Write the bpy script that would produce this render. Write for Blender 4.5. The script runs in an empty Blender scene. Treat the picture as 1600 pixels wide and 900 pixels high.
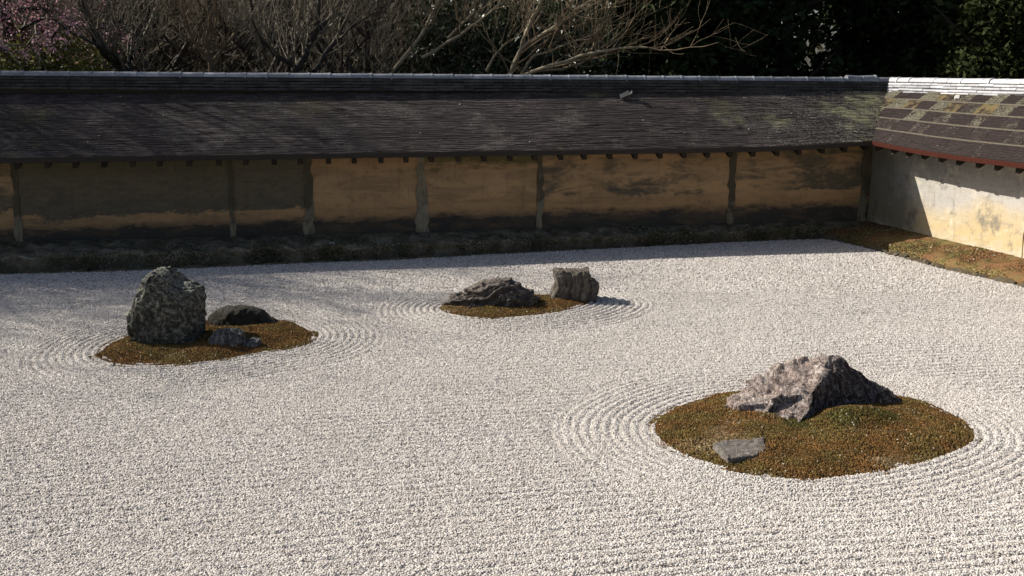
import bpy, bmesh, math, random
import numpy as np
from mathutils import Vector, Matrix, noise as mn

sc = bpy.context.scene
COL = sc.collection
R = math.radians

# ------------------------------------------------------------------ camera
EYE = 2.6
PITCH = math.atan(340 / 1600)
cam = bpy.data.cameras.new('camera')
cam.sensor_width = 36; cam.lens = 36; cam.clip_start = .05; cam.clip_end = 1000
camo = bpy.data.objects.new('camera', cam); COL.objects.link(camo)
camo.location = (0, 0, EYE); camo.rotation_euler = (math.pi / 2 - PITCH, 0, 0)
sc.camera = camo

# ------------------------------------------------------------------ sky, sun, exposure
SUN_EL = R(36); SUN_AZ = R(-70.5)              # azimuth from +Y, clockwise
world = bpy.data.worlds.new('World'); sc.world = world; world.use_nodes = True
wt = world.node_tree
sky = wt.nodes.new('ShaderNodeTexSky'); sky.sky_type = 'NISHITA'; sky.sun_disc = False
sky.air_density = .8; sky.dust_density = 2.5; sky.ozone_density = .3; sky.sun_elevation = SUN_EL; sky.sun_rotation = SUN_AZ
bg = wt.nodes['Background']; bg.inputs['Strength'].default_value = .05
wt.links.new(sky.outputs[0], bg.inputs['Color'])
sl = bpy.data.lights.new('sun', 'SUN'); sl.energy = 4.0; sl.angle = R(.5); sl.color = (1, .93, .82)
so = bpy.data.objects.new('sun', sl); COL.objects.link(so)
sdir = Vector((math.sin(SUN_AZ) * math.cos(SUN_EL), math.cos(SUN_AZ) * math.cos(SUN_EL), math.sin(SUN_EL)))
so.rotation_euler = sdir.to_track_quat('Z', 'Y').to_euler(); so.location = sdir * 60
sc.view_settings.view_transform = 'Standard'; sc.view_settings.look = 'None'
sc.view_settings.exposure = 0.98; sc.view_settings.gamma = 1
sc.cycles.use_denoising = True
sc.cycles.max_bounces = 6

rng = np.random.default_rng(7); rnd = random.Random(11)

# ------------------------------------------------------------------ material helper
class NB:
    def __init__(s, name):
        s.m = bpy.data.materials.new(name); s.m.use_nodes = True; s.t = s.m.node_tree; s.t.nodes.clear()
        s.out = s.t.nodes.new('ShaderNodeOutputMaterial')
        g = s.t.nodes.new('ShaderNodeNewGeometry'); s.P = g.outputs['Position']; s.geo = g
    def n(s, ty, ins=None, **props):
        nd = s.t.nodes.new(ty)
        for k, v in props.items(): setattr(nd, k, v)
        for k, v in (ins or {}).items():
            sk = nd.inputs[k]
            if isinstance(v, bpy.types.NodeSocket): s.t.links.new(v, sk)
            else: sk.default_value = v
        return nd
    def vec(s, scale=(1, 1, 1), rot=(0, 0, 0), src=None):
        return s.n('ShaderNodeMapping', {'Vector': src or s.P, 'Scale': scale, 'Rotation': rot}).outputs[0]
    def noise(s, scale, detail=4, rough=.6, vec=None, dist=0):
        return s.n('ShaderNodeTexNoise', {'Vector': vec or s.P, 'Scale': scale, 'Detail': detail, 'Roughness': rough, 'Distortion': dist}).outputs[0]
    def voro(s, scale, vec=None, feature='F1', out='Distance', rand=1):
        return s.n('ShaderNodeTexVoronoi', {'Vector': vec or s.P, 'Scale': scale, 'Randomness': rand}, feature=feature).outputs[out]
    def ramp(s, fac, stops, interp='LINEAR'):
        nd = s.n('ShaderNodeValToRGB', {'Fac': fac}); cr = nd.color_ramp; cr.interpolation = interp
        while len(cr.elements) < len(stops): cr.elements.new(.5)
        for el, (p, c) in zip(cr.elements, stops):
            el.position = p; el.color = (c, c, c, 1) if isinstance(c, (int, float)) else (*c, 1)
        return nd.outputs[0]
    def mix(s, f, a, b, mode='MIX'):
        nd = s.t.nodes.new('ShaderNodeMix'); nd.data_type = 'RGBA'; nd.blend_type = mode
        for k, v in ((0, f), (6, a), (7, b)):
            if isinstance(v, bpy.types.NodeSocket): s.t.links.new(v, nd.inputs[k])
            elif k == 0: nd.inputs[0].default_value = v
            else: nd.inputs[k].default_value = (*v, 1) if len(v) == 3 else v
        return nd.outputs[2]
    def math(s, op, a, b=0., c=None, clamp=False):
        i = {0: a, 1: b}
        if c is not None: i[2] = c
        return s.n('ShaderNodeMath', i, operation=op, use_clamp=clamp).outputs[0]
    def rng_(s, v, a, b, c=0., d=1.):
        return s.n('ShaderNodeMapRange', {0: v, 1: a, 2: b, 3: c, 4: d}).outputs[0]
    def z(s):
        return s.n('ShaderNodeSeparateXYZ', {0: s.P}).outputs[2]
    def bump(s, h, strength=.5, dist=.01, normal=None):
        i = {'Height': h, 'Strength': strength, 'Distance': dist}
        if normal: i['Normal'] = normal
        return s.n('ShaderNodeBump', i).outputs[0]
    def done(s, color, rough=.85, normal=None, spec=.3, trans=0, metallic=0):
        b = s.n('ShaderNodeBsdfPrincipled')
        for k, v in (('Base Color', color), ('Roughness', rough), ('Specular IOR Level', spec), ('Metallic', metallic)):
            if isinstance(v, bpy.types.NodeSocket): s.t.links.new(v, b.inputs[k])
            else: b.inputs[k].default_value = (*v, 1) if isinstance(v, tuple) and len(v) == 3 else v
        if normal: s.t.links.new(normal, b.inputs['Normal'])
        o = b.outputs[0]
        if trans:
            tr = s.n('ShaderNodeBsdfTranslucent')
            if isinstance(color, bpy.types.NodeSocket): s.t.links.new(color, tr.inputs[0])
            else: tr.inputs[0].default_value = (*color, 1)
            mx = s.n('ShaderNodeMixShader', {0: trans, 1: o, 2: tr.outputs[0]}); o = mx.outputs[0]
        s.t.links.new(o, s.out.inputs[0]); return s.m
    def rand(s): return s.n('ShaderNodeObjectInfo').outputs['Random']
    def ocol(s): return s.n('ShaderNodeObjectInfo').outputs['Color']
    def isl(s): return s.geo.outputs['Random Per Island']

# ------------------------------------------------------------------ object helpers
def link(name, me, m=None, parent=None):
    o = bpy.data.objects.new(name, me); COL.objects.link(o)
    if m is not None and me is not None and not me.materials: me.materials.append(m)
    if parent is not None: o.parent = parent
    return o
def tag(o, label=None, cat=None, group=None, kind=None):
    if label: o['label'] = label
    if cat: o['category'] = cat
    if group: o['group'] = group
    if kind: o['kind'] = kind
    return o
def empty(name, loc=(0, 0, 0)):
    o = bpy.data.objects.new(name, None); COL.objects.link(o); o.location = loc; o.empty_display_size = .2; return o
def np_mesh(name, V, F, smooth=False):
    """V (n,3), F (m,k) arrays"""
    V = np.asarray(V, np.float32); F = np.asarray(F, np.int32)
    me = bpy.data.meshes.new(name); k = F.shape[1]
    me.vertices.add(len(V)); me.vertices.foreach_set('co', V.ravel())
    me.loops.add(F.size); me.loops.foreach_set('vertex_index', F.ravel())
    me.polygons.add(len(F)); me.polygons.foreach_set('loop_start', np.arange(0, F.size, k, dtype=np.int32))
    me.update(calc_edges=True)
    me.polygons.foreach_set('use_smooth', np.full(len(F), smooth)); me.update()
    return me
def grid_mesh(name, G, smooth=True):
    """G (r,c,3)"""
    r, c = G.shape[:2]; I = np.arange(r * c).reshape(r, c)
    F = np.stack([I[:-1, :-1], I[:-1, 1:], I[1:, 1:], I[1:, :-1]], -1).reshape(-1, 4)
    return np_mesh(name, G.reshape(-1, 3), F, smooth)
def bm_mesh(name, bm, smooth=False):
    bmesh.ops.recalc_face_normals(bm, faces=bm.faces)
    me = bpy.data.meshes.new(name); bm.to_mesh(me); bm.free()
    me.polygons.foreach_set('use_smooth', [smooth] * len(me.polygons)); return me
def prism_mesh(name, ring_a, ring_b, smooth=False):
    """closed solid between two equal rings"""
    bm = bmesh.new(); a = [bm.verts.new(p) for p in ring_a]; b = [bm.verts.new(p) for p in ring_b]; k = len(a)
    bm.faces.new(a); bm.faces.new(b[::-1])
    for i in range(k): bm.faces.new((a[i], b[i], b[(i + 1) % k], a[(i + 1) % k]))
    return bm_mesh(name, bm, smooth)
def box_pts(x0, x1, y0, y1, z0, z1): return [(x0, y0, z0), (x1, y0, z0), (x1, y1, z0), (x0, y1, z0)], [(x0, y0, z1), (x1, y0, z1), (x1, y1, z1), (x0, y1, z1)]
def vnoise(P, scale, octaves=4, seed=0):
    """cheap fbm of arrays (n,2) by summed random sinusoids"""
    r = np.random.default_rng(seed); out = np.zeros(len(P)); a = 1.; tot = 0
    for o in range(octaves):
        for _ in range(5):
            th = r.uniform(0, 6.28); k = scale * 2 ** o * r.uniform(.6, 1.5); ph = r.uniform(0, 6.28)
            out += a * np.sin(k * (P[:, 0] * math.cos(th) + P[:, 1] * math.sin(th)) * 6.28 + ph)
        tot += a * 2.2; a *= .55
    return out / tot
def scatter_modifier(o, m, smin, smax, dens_attr='dens', keep=True, seed=0, sub=1, lift=0.):
    """geometry nodes: tiny solid grains spread over the faces of o"""
    ng = bpy.data.node_groups.new('scatter', 'GeometryNodeTree')
    ng.interface.new_socket('Geometry', in_out='INPUT', socket_type='NodeSocketGeometry')
    ng.interface.new_socket('Geometry', in_out='OUTPUT', socket_type='NodeSocketGeometry')
    N = ng.nodes.new; L = ng.links.new
    gi = N('NodeGroupInput'); go = N('NodeGroupOutput')
    at = N('GeometryNodeInputNamedAttribute'); at.data_type = 'FLOAT'; at.inputs[0].default_value = dens_attr
    dp = N('GeometryNodeDistributePointsOnFaces'); L(gi.outputs[0], dp.inputs[0]); L(at.outputs[0], dp.inputs['Density']); dp.inputs['Seed'].default_value = seed
    ic = N('GeometryNodeMeshIcoSphere'); ic.inputs[0].default_value = 1; ic.inputs[1].default_value = sub
    sm = N('GeometryNodeSetMaterial'); L(ic.outputs[0], sm.inputs[0]); sm.inputs['Material'].default_value = m
    rv = N('FunctionNodeRandomValue'); rv.data_type = 'FLOAT_VECTOR'; rv.inputs[0].default_value = smin; rv.inputs[1].default_value = smax; rv.inputs['Seed'].default_value = seed + 3
    rr = N('FunctionNodeRandomValue'); rr.data_type = 'FLOAT_VECTOR'; rr.inputs[0].default_value = (-.5, -.5, 0); rr.inputs[1].default_value = (.5, .5, 6.28)
    sz = N('GeometryNodeInputNamedAttribute'); sz.data_type = 'FLOAT'; sz.inputs[0].default_value = 'gsize'
    vm = N('ShaderNodeVectorMath'); vm.operation = 'SCALE'; L(rv.outputs[0], vm.inputs[0]); L(sz.outputs[0], vm.inputs['Scale'])
    ip = N('GeometryNodeInstanceOnPoints'); L(dp.outputs[0], ip.inputs['Points']); L(sm.outputs[0], ip.inputs['Instance'])
    L(rr.outputs[0], ip.inputs['Rotation']); L(vm.outputs[0], ip.inputs['Scale'])
    if keep:
        j = N('GeometryNodeJoinGeometry'); L(gi.outputs[0], j.inputs[0]); L(ip.outputs[0], j.inputs[0]); L(j.outputs[0], go.inputs[0])
    else: L(ip.outputs[0], go.inputs[0])
    md = o.modifiers.new('scatter', 'NODES'); md.node_group = ng
def set_attr(me, name, arr):
    a = me.attributes.new(name, 'FLOAT', 'POINT'); a.data.foreach_set('value', np.asarray(arr, np.float32))

# ------------------------------------------------------------------ plan of the place (metres)
A = np.array([-7.164, 14.153]); C = np.array([5.816, 16.568])
eS = (C - A) / np.linalg.norm(C - A); nS = np.array([eS[1], -eS[0]]); LS = np.linalg.norm(C - A)
wW = np.array([.2624, -.965]); wW /= np.linalg.norm(wW); mW = np.array([wW[1], -wW[0]])
if mW[0] > 0: mW = -mW
def S(u, n, z): p = A + eS * u + nS * n; return (p[0], p[1], z)          # along the long wall, out towards the gravel
def W(v, m, z): p = C + wW * v + mW * m; return (p[0], p[1], z)          # along the side wall, out towards the gravel
def meet(off):                                                           # where both walls' offset lines cross: (u, v)
    p = np.linalg.solve(np.array([nS, mW]), np.array([off, off])); return float(p @ eS) + LS, float(p @ wW)
U0, V1 = -4.5, 9.5
E_SOUTH = np.array([(-12., 11.98), (-6.69, 13.12), (-4.33, 13.61), (-1.8, 14.19), (.95, 14.98), (4.95, 15.98)])
E_WEST = np.array([(4.95, 15.98), (5.36, 14.98), (5.74, 13.65), (6.31, 12.35), (7.3, 9.3), (8.6, 4.)])

# ------------------------------------------------------------------ materials
def m_gravel():
    b = NB('white_gravel')
    r = b.rand(); lo = b.noise(1.2, 3); pt = b.noise(90, 2)
    c = b.ramp(r, [(0, (.11, .095, .085)), (.18, (.36, .335, .315)), (.5, (.555, .525, .50)), (.85, (.67, .64, .612)), (1, (.77, .745, .72))])
    c = b.mix(b.rng_(lo, .3, .7, 0, .3), c, (.47, .43, .385))
    c = b.mix(b.rng_(pt, .55, .75, 0, .35), c, (.36, .33, .31))
    return b.done(c, .9, spec=.25)
def m_gravel_bed():
    b = NB('gravel_bed')
    v = b.voro(75); v2 = b.voro(75, out='Color')
    bw = b.n('ShaderNodeRGBToBW', {0: v2}).outputs[0]
    c = b.ramp(bw, [(0, (.24, .22, .20)), (.3, (.43, .405, .375)), (1, (.60, .575, .54))])
    lo = b.noise(1.2, 3); c = b.mix(b.rng_(lo, .3, .7, 0, .3), c, (.44, .40, .36))
    nm = b.bump(b.math('SUBTRACT', 1., v), .9, .012)
    return b.done(c, .95, nm, spec=.2)
def m_moss(name, rust, green, dark, spots=()):
    b = NB(name)
    n1 = b.noise(2.6, 5, .7); n2 = b.noise(11, 4, .7); r = b.rand()
    c = b.mix(b.rng_(n1, .44, .58), rust, green); c = b.mix(b.rng_(b.noise(5, 5, .75, b.vec((1, 1, 1), (0, 0, 1))), .54, .62, 0, .7), c, tuple(x * .55 for x in green))
    c = b.mix(b.rng_(n2, .5, .7, 0, .7), c, dark)
    c = b.mix(b.rng_(b.noise(1.7, 5, .7, b.vec((1, 1, 1), (0, 0, 2.))), .56, .7, 0, .7), c, (.24, .18, .10))
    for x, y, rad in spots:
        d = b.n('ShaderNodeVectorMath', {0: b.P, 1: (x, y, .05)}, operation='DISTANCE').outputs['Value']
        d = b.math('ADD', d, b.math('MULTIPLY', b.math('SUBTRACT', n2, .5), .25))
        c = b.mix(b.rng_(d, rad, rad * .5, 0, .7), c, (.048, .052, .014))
    c = b.mix(1, c, b.ramp(r, [(0, .35), (.5, .95), (.9, 1.45), (1, 2.)]), 'MULTIPLY')
    c = b.mix(b.math('GREATER_THAN', r, .988), c, (.45, .40, .30))
    nm = b.bump(b.noise(160, 2), .6, .008)
    return b.done(c, .95, nm, spec=.1)
def m_rock(name, base, dark, light, lich, scale=4., strata=(1, 1, 1), rot=(0, 0, 0), lich_amt=.5, bump=.8, veins=0., vein_rot=(0, .8, 0), top=0., painted_shade=None):
    b = NB(name)
    v = b.vec(strata, rot)
    n1 = b.noise(scale, 7, .68, v, .6); n2 = b.noise(scale * 4.5, 6, .7, v); n3 = b.noise(scale * 1.7, 5, .65); n4 = b.noise(scale * 11, 3, .6)
    c = b.ramp(n1, [(.28, dark), (.46, base), (.6, base), (.75, light)])
    c = b.mix(b.rng_(n2, .45, .66, 0, .75), c, dark)
    c = b.mix(b.rng_(n4, .56, .72, 0, .6), c, light)
    lf = b.rng_(n3, 1 - lich_amt - .08, 1 - lich_amt + .05)
    lf = b.math('MULTIPLY', lf, b.rng_(n4, .35, .6))
    c = b.mix(lf, c, lich)
    cr = b.voro(scale * 2.6, b.vec(strata, rot, b.n('ShaderNodeVectorMath', {0: b.P, 1: b.n('ShaderNodeTexNoise', {'Scale': 5., 'Detail': 4}).outputs[1]}, operation='ADD').outputs[0]), 'DISTANCE_TO_EDGE')
    crk = b.rng_(cr, 0, .05)
    c = b.mix(b.math('MULTIPLY', b.math('SUBTRACT', 1., crk), .35), c, dark)
    if top:
        nz = b.n('ShaderNodeSeparateXYZ', {0: b.geo.outputs['True Normal']}).outputs[2]
        tm = b.math('MULTIPLY', b.rng_(b.math('ADD', nz, b.math('MULTIPLY', b.math('SUBTRACT', n3, .5), 1.2)), .35, .7), top)
        c = b.mix(b.math('MULTIPLY', tm, b.rng_(n4, .3, .6)), c, lich)
    if painted_shade:  # dark stone past a plan line, with its shade painted into the colour
        sx, sy, nx_, ny_ = painted_shade; xs = b.n('ShaderNodeSeparateXYZ', {0: b.P})
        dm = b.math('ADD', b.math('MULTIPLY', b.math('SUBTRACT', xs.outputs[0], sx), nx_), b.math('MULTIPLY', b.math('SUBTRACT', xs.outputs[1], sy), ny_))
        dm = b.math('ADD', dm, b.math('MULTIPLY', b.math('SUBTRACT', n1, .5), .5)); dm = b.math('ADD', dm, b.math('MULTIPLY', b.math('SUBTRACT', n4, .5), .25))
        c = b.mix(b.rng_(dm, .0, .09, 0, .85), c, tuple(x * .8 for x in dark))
    if veins:
        vv = b.vec((3.2, 2, .7), vein_rot); va = b.noise(2.6, 6, .72, vv, 1.2); vb = b.noise(4.5, 6, .7, b.vec((2.4, 2, .8), (0, -.5, .4)), 1.)
        ka = b.rng_(b.math('ABSOLUTE', b.math('SUBTRACT', va, .5)), .035, .0); kb = b.rng_(b.math('ABSOLUTE', b.math('SUBTRACT', vb, .5)), .03, .0)
        pa = b.rng_(b.noise(2.2, 4, .6), .42, .58)
        c = b.mix(b.math('MULTIPLY', b.math('MULTIPLY', ka, pa), veins), c, dark); c = b.mix(b.math('MULTIPLY', kb, veins * .55), c, light)
        n2 = b.math('SUBTRACT', n2, b.math('MULTIPLY', ka, .5))
    h = b.math('ADD', b.math('MULTIPLY', n2, .7), b.math('MULTIPLY', n4, .3)); h = b.math('ADD', h, b.math('MULTIPLY', crk, .25))
    return b.done(c, .88, b.bump(h, bump, .035), spec=.3)
def m_plaster(name, west=False):
    b = NB(name)
    z = b.z(); oc = b.n('ShaderNodeSeparateColor', {0: b.ocol()}); k = oc.outputs[0]; g = oc.outputs[1]; pn = oc.outputs[2]
    vs = b.vec((1.0, 1.0, 3.4)); hs = b.noise(1.5, 8, .7, vs, .6); f = b.noise(5, 6, .7, b.vec((1, 1, 2.6))); fine = b.noise(60, 4, .7)
    cl = b.noise(.9, 5, .65)
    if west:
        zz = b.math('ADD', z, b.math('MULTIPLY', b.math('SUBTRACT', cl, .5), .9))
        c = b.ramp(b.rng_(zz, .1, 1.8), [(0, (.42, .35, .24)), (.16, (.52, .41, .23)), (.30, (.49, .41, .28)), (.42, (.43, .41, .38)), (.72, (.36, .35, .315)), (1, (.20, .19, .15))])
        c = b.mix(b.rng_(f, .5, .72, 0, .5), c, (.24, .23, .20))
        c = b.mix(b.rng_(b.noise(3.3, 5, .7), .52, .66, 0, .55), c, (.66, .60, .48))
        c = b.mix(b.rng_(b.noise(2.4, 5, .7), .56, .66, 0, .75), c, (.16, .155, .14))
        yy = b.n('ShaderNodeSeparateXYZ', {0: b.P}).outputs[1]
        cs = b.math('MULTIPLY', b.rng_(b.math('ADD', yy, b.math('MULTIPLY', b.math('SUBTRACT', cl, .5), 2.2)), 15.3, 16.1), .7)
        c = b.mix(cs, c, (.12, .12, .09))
        low = b.rng_(zz, .12, .42, 1., 0.)
        c = b.mix(b.math('MULTIPLY', low, b.rng_(f, .42, .6)), c, (.62, .56, .43))
    else:
        zz = b.math('ADD', z, b.math('MULTIPLY', b.math('SUBTRACT', hs, .5), .34)); zz = b.math('ADD', zz, b.math('MULTIPLY', b.math('SUBTRACT', f, .5), .22)); zz = b.math('ADD', zz, b.math('MULTIPLY', b.math('SUBTRACT', b.n('ShaderNodeMath', {0: b.math('MULTIPLY', pn, 7.31)}, operation='FRACT').outputs[0], .5), .10)); zz = b.math('ADD', zz, b.math('MULTIPLY', b.math('SUBTRACT', fine, .5), .06))
        c = b.ramp(b.rng_(zz, .2, 1.7), [(0, (.05, .05, .045)), (.14, (.06, .052, .045)), (.215, (.43, .265, .13)), (.36, (.50, .32, .165)), (.6, (.41, .275, .155)), (.8, (.42, .24, .115)), (1, (.36, .19, .088))])
        c = b.mix(b.rng_(hs, .44, .62, 0, .55), c, (.16, .115, .07))
        # grey weather staining per bay (k) and green damp near the eave (g)
        st = b.math('ADD', b.math('SUBTRACT', cl, .5), b.math('MULTIPLY', b.math('SUBTRACT', hs, .5), .8))
        up = b.rng_(zz, .56, .74, -.9, .14)
        sf = b.rng_(b.math('ADD', b.math('ADD', st, up), b.math('MULTIPLY', b.math('SUBTRACT', k, .5), 1.3)), .0, .14)
        c = b.mix(b.math('MULTIPLY', sf, .9), c, b.mix(b.rng_(f, .4, .6), (.085, .08, .065), (.13, .115, .08)))
        gf = b.math('MULTIPLY', b.rng_(b.math('ADD', zz, b.math('MULTIPLY', b.math('SUBTRACT', f, .5), .25)), 1.15, 1.3), g)
        c = b.mix(b.math('MULTIPLY', gf, .85), c, (.085, .09, .04))
        c = b.mix(b.rng_(b.noise(7, 6, .75), .57, .66, 0, .35), c, (.06, .055, .05))
    drip = b.noise(9, 4, .7, b.vec((1, 1, .12))); c = b.mix(b.rng_(drip, .56, .72, 0, .35), c, (.10, .085, .06))
    crk = b.voro(1.6, b.n('ShaderNodeVectorMath', {0: b.vec((1, 1, .55)), 1: b.n('ShaderNodeTexNoise', {'Scale': 4., 'Detail': 5}).outputs[1]}, operation='ADD').outputs[0], 'DISTANCE_TO_EDGE')
    c = b.mix(b.math('MULTIPLY', b.rng_(crk, .010, .003), b.rng_(f, .56, .64, 0, .6)), c, (.05, .04, .03))
    c = b.mix(b.rng_(b.noise(26, 5, .8), .60, .68, 0, .4), c, (.55, .45, .32) if west else (.42, .33, .22))
    c = b.mix(b.rng_(fine, .5, .8, 0, .4), c, (.12, .11, .09))
    nm = b.bump(b.math('ADD', b.math('MULTIPLY', f, .6), b.math('MULTIPLY', fine, .4)), .5, .02)
    return b.done(c, .92, nm, spec=.15)
def m_wood(name, c0, c1, scale=(1, 1, 1), rough=.8):
    b = NB(name); v = b.vec(scale); n = b.noise(6, 6, .7, v); n2 = b.noise(40, 4, .7, v); r = b.rand()
    c = b.mix(b.rng_(n, .35, .65), c0, c1); c = b.mix(b.rng_(n2, .5, .7, 0, .6), c, tuple(x * .4 for x in c0))
    c = b.mix(1, c, b.ramp(r, [(0, .75), (1, 1.2)]), 'MULTIPLY')
    return b.done(c, rough, b.bump(n2, .6, .01), spec=.2)
def m_shingle(name, west=False):
    b = NB(name); isl = b.isl()
    lo = b.noise(.8, 5, .65); md = b.noise(4, 6, .7); fi = b.noise(60, 3, .7); x = b.n('ShaderNodeSeparateXYZ', {0: b.P})
    c = b.ramp(isl, [(0, (.026, .021, .021)), (.5, (.046, .037, .036)), (.9, (.066, .053, .050)), (1, (.13, .11, .10))])
    ea = math.atan2(eS[1], eS[0]); stv = b.n('ShaderNodeMapping', {'Vector': b.n('ShaderNodeMapping', {'Vector': b.P, 'Rotation': (0, 0, -ea)}).outputs[0], 'Scale': (.13, 1, 1)}).outputs[0]
    st = b.noise(42, 4, .7, stv); c = b.mix(b.rng_(st, .5, .64, 0, .7), c, (.15, .122, .116)); c = b.mix(b.rng_(st, .48, .36, 0, .9), c, (.014, .011, .011))
    c = b.mix(b.rng_(b.noise(1.5, 5, .7, b.vec((.5, 1, 1))), .42, .6, .65, 0), c, (.022, .018, .018))  # dappled shade painted into the shingle colour
    c = b.mix(b.rng_(b.noise(9, 5, .7, b.vec((.25, 1, 1))), .45, .65, 0, .6), c, (.035, .03, .03))
    # lichen towards the corner and in patches below the ridge
    ed = b.rng_(x.outputs[0], 1.5, 6., -.32, .10)
    up = b.rng_(x.outputs[2], 1.6, 2.2, -.06, .07)
    lf = b.rng_(b.math('ADD', b.math('ADD', lo, ed), up), .49, .56)
    lf = b.math('MULTIPLY', lf, b.rng_(md, .42, .58))
    c = b.mix(lf, c, b.mix(b.rng_(fi, .4, .6), (.13, .13, .055), (.30, .29, .18)))
    sf = b.math('MULTIPLY', b.rng_(b.noise(1.1, 4, .6, b.vec((1, 1, 1), (0, 0, 1.))), .62, .7), b.rng_(md, .4, .55))
    c = b.mix(sf, c, (.13, .125, .06)); c = b.mix(b.math('MULTIPLY', b.rng_(b.noise(1.6, 5, .75), .52, .62, 0, .6), b.rng_(fi, .45, .6)), c, (.20, .185, .16))
    ls = b.math('MULTIPLY', b.rng_(b.math('ADD', x.outputs[0], b.math('MULTIPLY', b.math('SUBTRACT', md, .5), 3.)), 3.2, 5.4), b.rng_(b.noise(30, 4, .8), .52, .6)); c = b.mix(b.math('MULTIPLY', ls, .7), c, (.36, .34, .27))
    for gx, gy in ((-6.6, 14.2), (-2.95, 15.1), (3.3, 16.2)):
        gd = b.n('ShaderNodeVectorMath', {0: b.vec((1, 1, 1.8)), 1: (gx, gy, 2.05 * 1.8)}, operation='DISTANCE').outputs['Value']; gd = b.math('ADD', gd, b.math('MULTIPLY', b.math('SUBTRACT', md, .5), .7))
        c = b.mix(b.math('MULTIPLY', b.rng_(gd, .34, .08), b.rng_(fi, .46, .62, .0, .75)), c, (.15, .14, .055))
    c = b.mix(b.rng_(b.voro(9), .05, .03), c, (.42, .40, .36))
    return b.done(c, .8, b.bump(fi, .5, .01), spec=.25)
def m_bark_panel():
    b = NB('bark_panel'); oc = b.n('ShaderNodeSeparateColor', {0: b.ocol()})
    fi = b.noise(45, 4, .75); md = b.noise(7, 6, .7); st = b.noise(10, 4, .7, b.vec((1, 1, 9)))
    c = b.ramp(st, [(.3, (.010, .007, .007)), (.6, (.026, .018, .017)), (.75, (.06, .044, .038))])
    lich = b.ramp(fi, [(.3, (.03, .026, .02)), (.5, (.095, .088, .058)), (.66, (.22, .212, .165))])
    lf = b.math('ADD', b.math('ADD', b.math('MULTIPLY', b.math('SUBTRACT', fi, .5), 1.3), b.math('MULTIPLY', b.math('SUBTRACT', md, .5), 1.6)), oc.outputs[0])
    c = b.mix(b.rng_(lf, .38, .72), c, lich)
    c = b.mix(b.math('MULTIPLY', oc.outputs[1], b.rng_(md, .42, .55)), c, (.13, .10, .045))
    return b.done(c, .8, b.bump(st, .7, .015), spec=.2)
def m_tile(name, c0, c1, rough=.35, spec=.5):
    b = NB(name); n = b.noise(5, 5, .7); r = b.rand(); f = b.noise(50, 3)
    c = b.mix(b.rng_(n, .35, .65), c0, c1); c = b.mix(1, c, b.ramp(r, [(0, .72), (1, 1.2)]), 'MULTIPLY')
    c = b.mix(b.rng_(b.noise(9, 6, .75), .56, .66, 0, .6), c, tuple(x * .45 for x in c0))
    return b.done(c, b.rng_(n, .3, .7, rough - .07, rough + .2), b.bump(f, .25, .006), spec=spec)
def m_leaf(name, c0, c1, rough=.55, trans=.15, spec=.4):
    b = NB(name); c = b.mix(b.isl(), c0, c1); lo = b.noise(.7, 3); c = b.mix(b.rng_(lo, .35, .65, 0, .5), c, tuple(x * .5 for x in c0))
    return b.done(c, rough, None, spec, trans)
def m_bark(name, c0, c1):
    b = NB(name); n = b.noise(9, 5, .7); c = b.mix(b.rng_(n, .35, .65), c0, c1)
    return b.done(c, .85, b.bump(b.noise(40, 3), .5, .01), spec=.2)
def m_plain(name, c, rough=.8, spec=.3, var=.3):
    b = NB(name); n = b.noise(30, 3); cc = b.mix(b.rng_(n, .3, .7, 0, var), c, tuple(x * .5 for x in c))
    return b.done(cc, rough, None, spec)
M_grav, M_bed = m_gravel(), m_gravel_bed()
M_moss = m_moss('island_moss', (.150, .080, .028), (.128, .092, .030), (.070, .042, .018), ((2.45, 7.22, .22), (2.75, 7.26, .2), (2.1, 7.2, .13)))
M_moss_old = m_moss('bank_moss', (.085, .078, .05), (.065, .068, .034), (.03, .028, .02))
lb = NB('ledge_earth'); _n = lb.noise(3.5, 6, .7); _f = lb.noise(22, 5, .75)
_c = lb.mix(lb.rng_(_n, .4, .6), (.10, .095, .06), (.25, .22, .165)); _c = lb.mix(lb.rng_(_f, .52, .66, 0, .8), _c, (.045, .042, .028)); _c = lb.mix(lb.rng_(lb.noise(7, 5, .7), .6, .68, 0, .6), _c, (.36, .33, .27))
M_ledge = lb.done(_c, .95, lb.bump(_f, .8, .03), spec=.1)
M_moss_west = m_moss('strip_moss', (.165, .088, .042), (.14, .115, .045), (.09, .055, .03))
M_plS, M_plW = m_plaster('earth_plaster'), m_plaster('pale_plaster', True)
pb = NB('weathered_post'); _o = pb.n('ShaderNodeSeparateColor', {0: pb.ocol()})
_n = pb.noise(3.5, 5, .7, pb.vec((2, 2, 1.2))); _f = pb.noise(30, 4, .7, pb.vec((1, 1, .2)))
_c = pb.mix(pb.rng_(_n, .4, .6), (.17, .15, .105), (.29, .255, .18)); _d = pb.mix(_n, (.05, .05, .042), (.13, .105, .06))
_c = pb.mix(pb.rng_(pb.math('ADD', pb.math('ADD', pb.math('MULTIPLY', pb.math('SUBTRACT', _n, .5), 1.6), _o.outputs[0]), pb.rng_(pb.z(), .35, .9, -.35, .12)), .4, .6), _c, _d)
_c = pb.mix(pb.rng_(_f, .5, .75, 0, .6), _c, (.06, .055, .04))
M_post = pb.done(_c, .9, pb.bump(_f, .6, .01), spec=.15)
M_rafter = m_wood('dark_rafter', (.02, .016, .012), (.04, .03, .022))
M_sh = m_shingle('wood_shingle'); M_panel = m_bark_panel()
M_under = m_plain('roof_board', (.03, .025, .02))
M_tile = m_tile('ridge_tile_grey', (.16, .175, .20), (.30, .315, .34), .32, .6)
M_noshi = m_tile('layer_tile_dark', (.028, .028, .028), (.07, .07, .068), .7, .2)
M_tileW = m_tile('ridge_tile_pale', (.40, .41, .44), (.58, .59, .62), .4, .5)
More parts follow.
